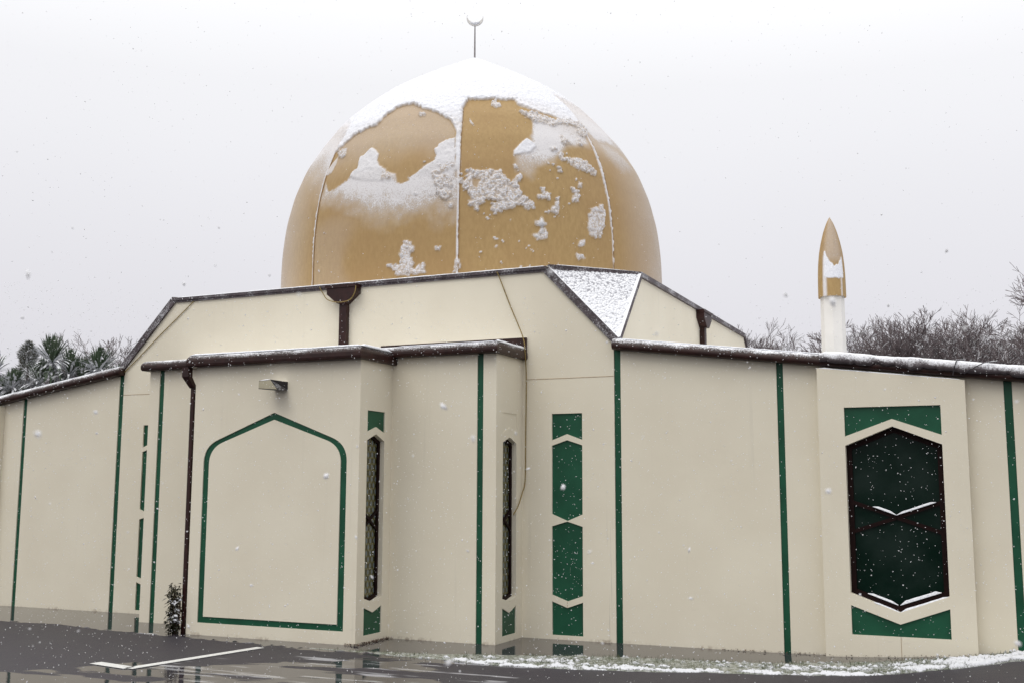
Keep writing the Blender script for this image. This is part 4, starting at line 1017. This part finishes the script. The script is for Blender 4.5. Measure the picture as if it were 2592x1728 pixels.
# ================================================================== MINARET
MX, MY = 5.42, 3.68
minaret = empty("minaret", (MX, MY, 2.9), "slim white minaret with pointed snow-patched gold cap behind the right wing", "minaret")
n = 8; k = MB(); rings = [(2.6, 0.172), (4.30, 0.156)]
for z, r_ in rings:
    for j in range(n):
        a = 2 * math.pi * (j + 0.18) / n; k.v.append((MX + r_ * math.cos(a), MY + r_ * math.sin(a), z))
for j in range(n): k.f.append((j, (j + 1) % n, n + (j + 1) % n, n + j))
k.f.append(tuple(range(n))); k.f.append(tuple(range(n, 2 * n)))
k.build("shaft", M['shaft'], minaret)
def minaret_cap():
    prof = [(0.0, 5.36), (0.045, 5.275), (0.090, 5.15), (0.128, 5.0), (0.156, 4.85), (0.172, 4.70), (0.180, 4.55), (0.183, 4.40), (0.184, 4.235)]
    P = np.array(prof[::-1]); zz_ = np.linspace(4.235, 5.36, 130); rr_ = np.interp(zz_, P[:, 1], P[:, 0])
    ker = np.hanning(15); ker /= ker.sum(); rs = np.convolve(np.pad(rr_, 7, mode='edge'), ker, 'valid'); rs[-1] = 0; rs[-6:] = np.linspace(rs[-7], 0, 7)[1:]
    na = 160; az = np.linspace(0, 360, na, endpoint=False); AZ, ZZ = np.meshgrid(az, zz_); RR = np.repeat(rs[:, None], na, 1)
    # azimuth measured from the direction of the car park (facing south-south-east)
    rel = (AZ - 270 + 180) % 360 - 180; m_ = rel
    n2 = vnoise(AZ * 0.12, ZZ * 14, 0, 121) - 0.5; n1 = vnoise(AZ * 0.045, ZZ * 5, 0, 122) - 0.5
    cen = 18.0
    lower = 4.48 + 0.02 * n1; upper = 4.66 + 0.20 * np.clip(np.abs(m_ - cen - 8) / 45, 0, 1) ** 2
    inside = sstep(-0.01, 0.01, ZZ - lower + n2 * 0.02) * sstep(0.01, -0.01, ZZ - upper + n2 * 0.04)
    band = sstep(50, 40, np.abs(m_ - cen)) * inside
    left = sstep(14, 3, np.abs(m_ + 22)) * sstep(4.84, 4.78, ZZ) * 0.75
    rightb = sstep(6, 3, np.abs(m_ - 52)) * sstep(4.80, 4.7, ZZ) * 0.5
    snow = np.clip(np.maximum(np.maximum(band, left), rightb), 0, 1)
    frost = 0.32 * sstep(70, 20, np.abs(m_ - cen)) * sstep(4.62, 4.8, ZZ)
    th = 0.008 * snow
    V = np.stack([MX + (RR + th) * np.cos(np.radians(AZ)), MY + (RR + th) * np.sin(np.radians(AZ)), ZZ], -1).reshape(-1, 3)
    F = grid_faces(na, 130, wrap=True)
    # inner wall so that the hollow rim reads from below
    V2 = np.stack([MX + 0.165 * np.cos(np.radians(az)), MY + 0.165 * np.sin(np.radians(az)), np.full(na, 4.235)], -1)
    V3 = np.stack([MX + 0.165 * np.cos(np.radians(az)), MY + 0.165 * np.sin(np.radians(az)), np.full(na, 4.31)], -1)
    b0 = len(V); j = np.arange(na); j2 = (j + 1) % na
    F = np.concatenate([F, np.stack([j2, j, b0 + j, b0 + j2], -1), np.stack([b0 + j2, b0 + j, b0 + na + j, b0 + na + j2], -1)])
    V = np.concatenate([V, V2, V3]); z0 = np.zeros(2 * na)
    np_mesh("cap", V, F, M['dome'], minaret, attrs={'snow': np.concatenate([snow.ravel(), z0]), 'frost': np.concatenate([frost.ravel(), z0]), 'lump': np.zeros(len(V))})
minaret_cap()

# ================================================================== SMALL THINGS
# bulkhead lamp over the arch
lamp = empty("wall_light", (0.09, D2, 2.78), "wedge-shaped outdoor light with a pale lens, fixed high above the green arch outline", "wall light")
q = [(-0.060, 2.826), (0.100, 2.834), (0.200, 2.715), (-0.062, 2.735)]
bk = [(0.000, 2.826), (0.171, 2.826), (0.171, 2.734), (0.000, 2.734)]
k = MB(); k.loft([(x, -1.615, z) for x, z in q], [(x, D2 - 0.001, z) for x, z in bk]); k.build("housing", M['housing'], lamp)
qi = offset_poly(q, 0.006)
k = MB(); k.loft([(x, -1.622, z) for x, z in qi], [(x, -1.612, z) for x, z in qi]); k.build("lens", M['lens'], lamp)
snow_strip("snow_cap", (-0.055, -1.585, 2.828), (0.095, -1.585, 2.836), 0.05, 0.010, lamp, 41)

# ropes
def smooth_path(pts, n=8):
    P = [np.array(p, float) for p in pts]; P = [2 * P[0] - P[1]] + P + [2 * P[-1] - P[-2]]; out = []
    for i in range(1, len(P) - 2):
        for t in np.linspace(0, 1, n, endpoint=False):
            p0, p1, p2, p3 = P[i - 1:i + 3]
            out.append(tuple(0.5 * ((2 * p1) + (-p0 + p2) * t + (2 * p0 - 5 * p1 + 4 * p2 - p3) * t * t + (-p0 + 3 * p1 - 3 * p2 + p3) * t ** 3)))
    return out + [tuple(P[-2])]
y = -0.016
o = MB().tube(smooth_path([(2.125, -0.05, 4.17), (2.16, y, 4.06), (2.278, y, 3.77), (2.455, -0.045, 3.385), (2.497, -0.075, 3.2), (2.492, y - .01, 2.894), (2.482, y, 2.245), (2.476, y, 1.752), (2.46, -0.06, 1.60), (2.455, -0.16, 1.46), (2.44, -0.26, 1.36)]), 0.0065, 5).build("rope", M['rope'])
tag(o, "long thin yellow rope hanging down the wall right of the stepped projection", "rope")
o = MB().tube(smooth_path([(-0.36, -0.04, 4.165), (-0.30, -0.045, 4.08), (-0.20, -0.10, 3.99), (-0.05, -0.15, 3.94), (0.067, -0.15, 3.934), (0.17, -0.14, 3.965), (0.225, -0.135, 4.05), (0.235, -0.13, 4.13)]), 0.006, 5).build("rope", M['rope'])
tag(o, "short loop of yellow rope hanging round the rain head", "rope")
o = MB().tube(smooth_path([(-2.37, -0.03, 4.17), (-2.40, -0.012, 4.12), (-2.98, -0.012, 3.67), (-3.30, -0.012, 3.41), (-3.53, -0.015, 3.225)]), 0.006, 5).build("rope", M['rope'])
tag(o, "yellow rope running diagonally down the left corner of the upper wall", "rope")

# shrub climbing the foot of the downpipe
def shrub():
    e = empty("shrub", (-1.24, D2 - 0.03, 0), "small dark-leaved shrub dusted with snow at the foot of the brown downpipe", "shrub")
    st = MB(); lf = MB(); rnd = random.Random(5)
    for s in range(14):
        a = rnd.uniform(0, 6.28); x, yb = -1.235 + rnd.uniform(-.03, .03), D2 - 0.035 + rnd.uniform(-.03, .02)
        H = rnd.uniform(0.28, 0.56); pts = [(x, yb, 0)]
        dx, dy = rnd.uniform(-.07, .05), rnd.uniform(-.06, .01)
        for i in range(1, 7):
            t = i / 6; pts.append((x + dx * math.sin(t * 2.6) + rnd.uniform(-.008, .008), yb + dy * math.sin(t * 2.6), H * t))
        st.tube(pts, [0.008 - 0.001 * i for i in range(7)], 5)
        for i in range(1, 7):
            for q_ in range(7):
                p = Vector(pts[i]) + Vector((rnd.uniform(-.04, .03), rnd.uniform(-.05, .03), rnd.uniform(-.05, .03)))
                th = rnd.uniform(0, 6.28); L = rnd.uniform(0.04, 0.075); w = L * 0.22
                d = Vector((math.cos(th), math.sin(th) - 0.3, rnd.uniform(-1.3, 0.1))).normalized(); sdv = d.cross(Vector((rnd.uniform(-.4, .4), rnd.uniform(-.4, .4), 1))).normalized()
                b0 = p; m1 = p + d * L * 0.45 + Vector((0, 0, 0.006)); tip = p + d * L
                lf.add([b0, m1 + sdv * w, tip, m1 - sdv * w], [(0, 1, 2), (0, 2, 3)])
    st.build("stem", M['stem'], e); lf.build("foliage", M['shrub'], e, fix=False)
    for q_ in range(16):
        sn = MB()
        c = Vector((-1.235 + rnd.uniform(-.07, .06), D2 - 0.05 + rnd.uniform(-.06, .03), rnd.uniform(0.12, 0.42)))
        r_ = rnd.uniform(0.008, 0.020)
        sn.tube([c - Vector((r_ * 1.6, 0, 0.002)), c - Vector((r_ * .8, 0, -r_ * .3)), c + Vector((r_ * .6, 0, r_ * .3)), c + Vector((r_ * 1.6, 0, -0.004))], [r_ * .2, r_ * .8, r_ * .9, r_ * .2], 6)
        sn.build("snow_cap", M['snow'], e, smooth=True)
shrub()

# brown leaf litter washed against the foot of the walls
def litter():
    n = 420; V = []; F = []
    for i in range(n):
        w = rng.random()
        if w < 0.45: x, y_ = H2 + abs(rng.normal(0, 0.03)) + 0.004, rng.uniform(D2 - 0.06, D1 - 0.01)
        elif w < 0.6: x, y_ = rng.uniform(H2 - 0.12, H2 + 0.06), D2 - 0.01 - abs(rng.normal(0, 0.02))
        elif w < 0.8: x, y_ = rng.uniform(4.7, 5.75), -0.008 - abs(rng.normal(0, 0.02))
        else: x, y_ = rng.uniform(5.8, 7.2), -0.13 - abs(rng.normal(0, 0.02))
        z = float(gh(x)) + rng.uniform(0.003, 0.020); a = rng.uniform(0, 6.28); L = rng.uniform(0.006, 0.016); u = np.array([math.cos(a), math.sin(a), rng.uniform(-.5, .5)]) * L; v = np.array([-math.sin(a), math.cos(a), rng.uniform(-.5, .5)]) * L * 0.45
        c = np.array([x, y_, z]); k0 = len(V); V += [c - u, c - v, c + u, c + v]; F.append([k0, k0 + 1, k0 + 2, k0 + 3])
    o = np_mesh("leaf_litter", np.array(V), np.array(F), M['litter'], smooth=False)
    tag(o, "brown leaf litter washed against the foot of the cream walls", "leaf litter", kind="stuff")
litter()

# ================================================================== TREES BEYOND
def bare_tree(x, y_, H, spread, seed, label, levels=7, trunk_r=0.14):
    rnd = random.Random(seed); tr = MB(); cr_ = MB()
    e = empty("bare_tree", (x, y_, 0), label, "tree", "leafless trees beyond the roofs")
    def grow(p, d, L, r_, lev, mbk):
        n = 4 if lev < 4 else 2; pts = [p]; rad = [r_]; q = p.copy(); dd = d.copy()
        for i in range(n):
            dd = (dd + Vector((rnd.uniform(-1, 1), rnd.uniform(-1, 1), rnd.uniform(-.5, .9))) * 0.14).normalized()
            q = q + dd * (L / n); pts.append(q.copy()); rad.append(max(0.007, r_ * (1 - 0.45 * (i + 1) / n)))
        mbk.tube(pts, rad, 5 if lev < 2 else 3, cap=False)
        if lev >= levels: return
        kids = 4 if lev < 4 else 3
        for c in range(kids):
            i = n if c == 0 else rnd.randint(1, n)
            ax = Vector((rnd.uniform(-1, 1), rnd.uniform(-1, 1), rnd.uniform(-.2, .2))).normalized()
            ang = rnd.uniform(0.25, 0.6) if c == 0 else rnd.uniform(0.5, 1.0)
            nd = (Matrix.Rotation(ang * spread, 3, ax) @ dd); nd.z = nd.z * 0.8 + 0.16; nd.normalize()
            grow(pts[i], nd, L * rnd.uniform(0.58, 0.74), max(0.0075, rad[i] * rnd.uniform(0.5, 0.68)), lev + 1, cr_)
    for s in range(6):
        a = s * 1.047 + rnd.uniform(-.4, .4)
        grow(Vector((x, y_, H * 0.30)), Vector((math.cos(a) * (0.35 + 0.5 * (s % 2)), math.sin(a) * (0.35 + 0.5 * (s % 2)), 1)).normalized(), H * 0.24, trunk_r * 0.55, 1, cr_)
    tr.tube([(x, y_, -0.1), (x + .05, y_, H * 0.12), (x - .03, y_, H * 0.22), (x, y_, H * 0.31)], [trunk_r * 1.2, trunk_r, trunk_r * .9, trunk_r * .7], 8)
    top = float(np.percentile([v[2] for v in cr_.v], 99.0)); s_ = (H - H * 0.3) / (top - H * 0.3)
    cr_.v = [(x + (v[0] - x) * s_, y_ + (v[1] - y_) * s_, H * 0.3 + (v[2] - H * 0.3) * s_) for v in cr_.v]
    tr.build("trunk", M['bark'], e, fix=False); cr_.build("crown", M['bark'], e, fix=False)
for a in ((-0.3, 40, 8.1, 0.7, 11, "low bare twiggy tree just left of the minaret"),
          (1.9, 40, 8.95, 0.95, 12, "bare twiggy tree immediately right of the minaret"),
          (3.7, 42, 9.4, 0.9, 13, "tallest-tipped bare tree of the clump right of the minaret"),
          (5.9, 41, 9.0, 1.0, 14, "bare tree midway between the minaret and the right edge of the picture"),
          (7.6, 43, 8.4, 1.0, 15, "low bare tree seen through the gap left of the big tree at the right edge"),
          (10.3, 38, 9.9, 1.0, 26, "big dense bare tree at the right edge above the roof"),
          (-6.2, 40, 9.7, 0.6, 17, "bare tree behind the hall with only twig tips above the right parapet"),
          (-4.9, 42, 9.2, 0.55, 19, "bare tree showing beside the far lower end of the right parapet"),
          (-32.6, 30, 8.7, 1.0, 18, "bare tree behind the left end of the hall's sloping parapet"),
          (-35.2, 32, 7.8, 1.0, 20, "smaller faint bare tree between the cabbage trees and the sloping parapet")):
    bare_tree(*a)

def blade(mbk, p, d, L, w, droop, rnd):
    up = Vector((0, 0, 1)); sdv = d.cross(up); sdv = sdv.normalized() if sdv.length > 0.05 else Vector((1, 0, 0))
    n = 6; k0 = len(mbk.v); q = p.copy(); dd = d.copy()
    for i in range(n + 1):
        t = i / n; ww = w * (math.sin(math.pi * (0.12 + 0.88 * (1 - t))) ** 0.6 if t < 1 else 0.02)
        mbk.v.append(tuple(q - sdv * ww)); mbk.v.append(tuple(q + sdv * ww))
        dd = (dd + Vector((0, 0, -droop * (0.3 + t)))).normalized(); q = q + dd * (L / n)
    for i in range(n): mbk.f.append((k0 + 2 * i, k0 + 2 * i + 1, k0 + 2 * i + 3, k0 + 2 * i + 2))
def cabbage_tree(x, y_, heads, seed, label):
    rnd = random.Random(seed); e = empty("cabbage_tree", (x, y_, 0), label, "tree", "cabbage trees beyond the left wing")
    tr = MB(); cr_ = MB()
    for (hx, hy, hz, L, nb) in heads:
        tr.tube([(x, y_, -0.1), (x + (hx - x) * .15, y_ + (hy - y_) * .15, hz * 0.4), (x + (hx - x) * .6, y_ + (hy - y_) * .6, hz * 0.75), (hx, hy, hz)], [0.13, 0.11, 0.08, 0.06], 7)
        for i in range(nb):
            a = rnd.uniform(0, 6.283); el = rnd.uniform(-0.5, 1.45) if i > nb * .2 else rnd.uniform(0.9, 1.5)
            d = Vector((math.cos(a) * math.cos(el), math.sin(a) * math.cos(el), math.sin(el)))
            blade(cr_, Vector((hx, hy, hz + 0.05)), d, L * rnd.uniform(0.75, 1.1), 0.028, 0.06 + 0.26 * max(0, 1 - el / 1.1) * rnd.uniform(.5, 1.2), rnd)
    tr.build("trunk", M['bark'], e, fix=False); cr_.build("crown", M['blade'], e, fix=False)
cabbage_tree(-17.5, 12, [(-17.7, 12, 5.20, 0.85, 190), (-17.3, 12.3, 4.85, 0.8, 170), (-17.9, 11.8, 4.6, 0.8, 160)], 1, "cabbage tree with the tallest upright spiky head above the left wing")
cabbage_tree(-16.6, 12.6, [(-16.5, 12.6, 4.90, 0.85, 190), (-16.9, 12.4, 4.62, 0.8, 160), (-16.0, 12.8, 4.5, 0.75, 150)], 2, "cabbage tree with drooping snowy heads nearest the sloping parapet")
cabbage_tree(-20.0, 12, [(-20.0, 12, 5.0, 0.7, 130), (-19.6, 12.2, 4.45, 0.6, 120)], 3, "cabbage tree cut off by the left edge of the picture")
cabbage_tree(-18.6, 11.4, [(-18.5, 11.4, 4.45, 0.62, 130), (-19.0, 11.3, 4.25, 0.6, 110)], 4, "low cabbage tree in front of the bushy pointed tree")

def bushy_tree(x, y_, H, seed):
    rnd = random.Random(seed); e = empty("bushy_tree", (x, y_, 0), "olive bushy tree with a pointed top among the cabbage trees at the left", "tree")
    tr = MB().tube([(x, y_, -0.1), (x, y_, H * .5), (x + .03, y_, H * .95)], [0.15, 0.1, 0.02], 7); lf = MB()
    for i in range(9000):
        t = rnd.random() ** 0.8; z = H * (0.45 + 0.55 * t); rad = 0.98 * (1 - t) ** 0.62 * (0.8 + 0.35 * math.sin(z * 9 + rnd.random()))
        a = rnd.uniform(0, 6.283); rr = rad * math.sqrt(rnd.uniform(0.15, 1)); p = Vector((x + rr * math.cos(a), y_ + rr * math.sin(a), z))
        d = Vector((math.cos(a), math.sin(a), rnd.uniform(-.2, 1.2))).normalized(); blade_l = rnd.uniform(0.07, 0.16)
        sdv = d.cross(Vector((rnd.uniform(-1, 1), rnd.uniform(-1, 1), 1))).normalized() * 0.012
        lf.add([p - sdv, p + sdv, p + d * blade_l], [(0, 1, 2)])
    tr.build("trunk", M['bark'], e, fix=False); lf.build("crown", M['bush'], e, fix=False)
bushy_tree(-19.1, 12.4, 6.0, 9)

# ================================================================== FALLING SNOW
def snowfall():
    n = 150000
    P = np.stack([rng.uniform(-9, 13, n), rng.uniform(-11.4, 5, n), rng.uniform(0.03, 8.5, n)], -1)
    camp = np.array([7.5489, -11.6798, 1.6]); d = np.linalg.norm(P - camp, axis=1)
    fwd = np.array([-math.sin(.4224) * math.cos(.1352), math.cos(.4224) * math.cos(.1352), math.sin(.1352)])
    inb = (np.abs(P[:, 0]) < A_) & (P[:, 1] > -0.05) & (P[:, 2] < 4.3) | ((P[:, 1] > -0.1) & (P[:, 2] < 3.3)) | ((np.abs(P[:, 0]) < H1 + .05) & (P[:, 1] > D1 - .1) & (P[:, 2] < 3.3))
    inb |= (np.abs(P[:, 0]) < H2 + .05) & (P[:, 1] > D2 - .1) & (P[:, 2] < 3.3)
    inb |= np.hypot(P[:, 0] - CX, P[:, 1] - CY) < 3.0
    cosv = ((P - camp) @ fwd) / d
    ok = (~inb) & (d > 1.5) & (cosv > 0.86) & (rng.random(len(P)) < np.where(P[:, 1] > -0.1, 0.2, 1.0) * np.where((P[:, 2] - 1.6) / d > 0.17, 0.14, 1.0))
    P = P[ok]; d = d[ok]
    size = rng.uniform(0.0016, 0.0042, len(P)) * np.where(rng.random(len(P)) < 0.04, 1.6, 1.0) * np.clip(d / 6.5, 0.45, 1.15); print('flakes', len(P))
    # a few flakes drifting close by
    m = 70; dist = rng.uniform(0.45, 1.5, m); rt = np.array([math.cos(.4224), math.sin(.4224), 0]); up = np.cross(rt, fwd)
    Pn = camp + dist[:, None] * (fwd + rng.uniform(-0.46, 0.46, m)[:, None] * rt + rng.uniform(-0.30, 0.12, m)[:, None] * up)
    P = np.concatenate([P, Pn]); size = np.concatenate([size, rng.uniform(0.0008, 0.0030, m)])
    base = np.array([(1, 0, 0), (-1, 0, 0), (0, 1, 0), (0, -1, 0), (0, 0, 1), (0, 0, -1)], float)
    Fb = np.array([(0, 2, 4), (2, 1, 4), (1, 3, 4), (3, 0, 4), (2, 0, 5), (1, 2, 5), (3, 1, 5), (0, 3, 5)])
    k = len(P); q = rng.normal(size=(k, 3, 3)); q, _ = np.linalg.qr(q)
    sc = np.stack([rng.uniform(0.9, 1.7, k), rng.uniform(0.6, 1.1, k), rng.uniform(0.45, 0.9, k)], -1) * size[:, None]
    V = P[:, None, :] + np.einsum('kij,kvj->kvi', q, base[None] * sc[:, None, :] * rng.uniform(0.7, 1.25, (k, 6, 1)))
    F = (np.arange(k)[:, None, None] * 6 + Fb[None]).reshape(-1, 3)
    o = np_mesh("falling_snow", V.reshape(-1, 3), F, M['flake'], smooth=True)
    tag(o, "snowflakes falling through the air in front of the mosque", "falling snow", kind="stuff")
snowfall()
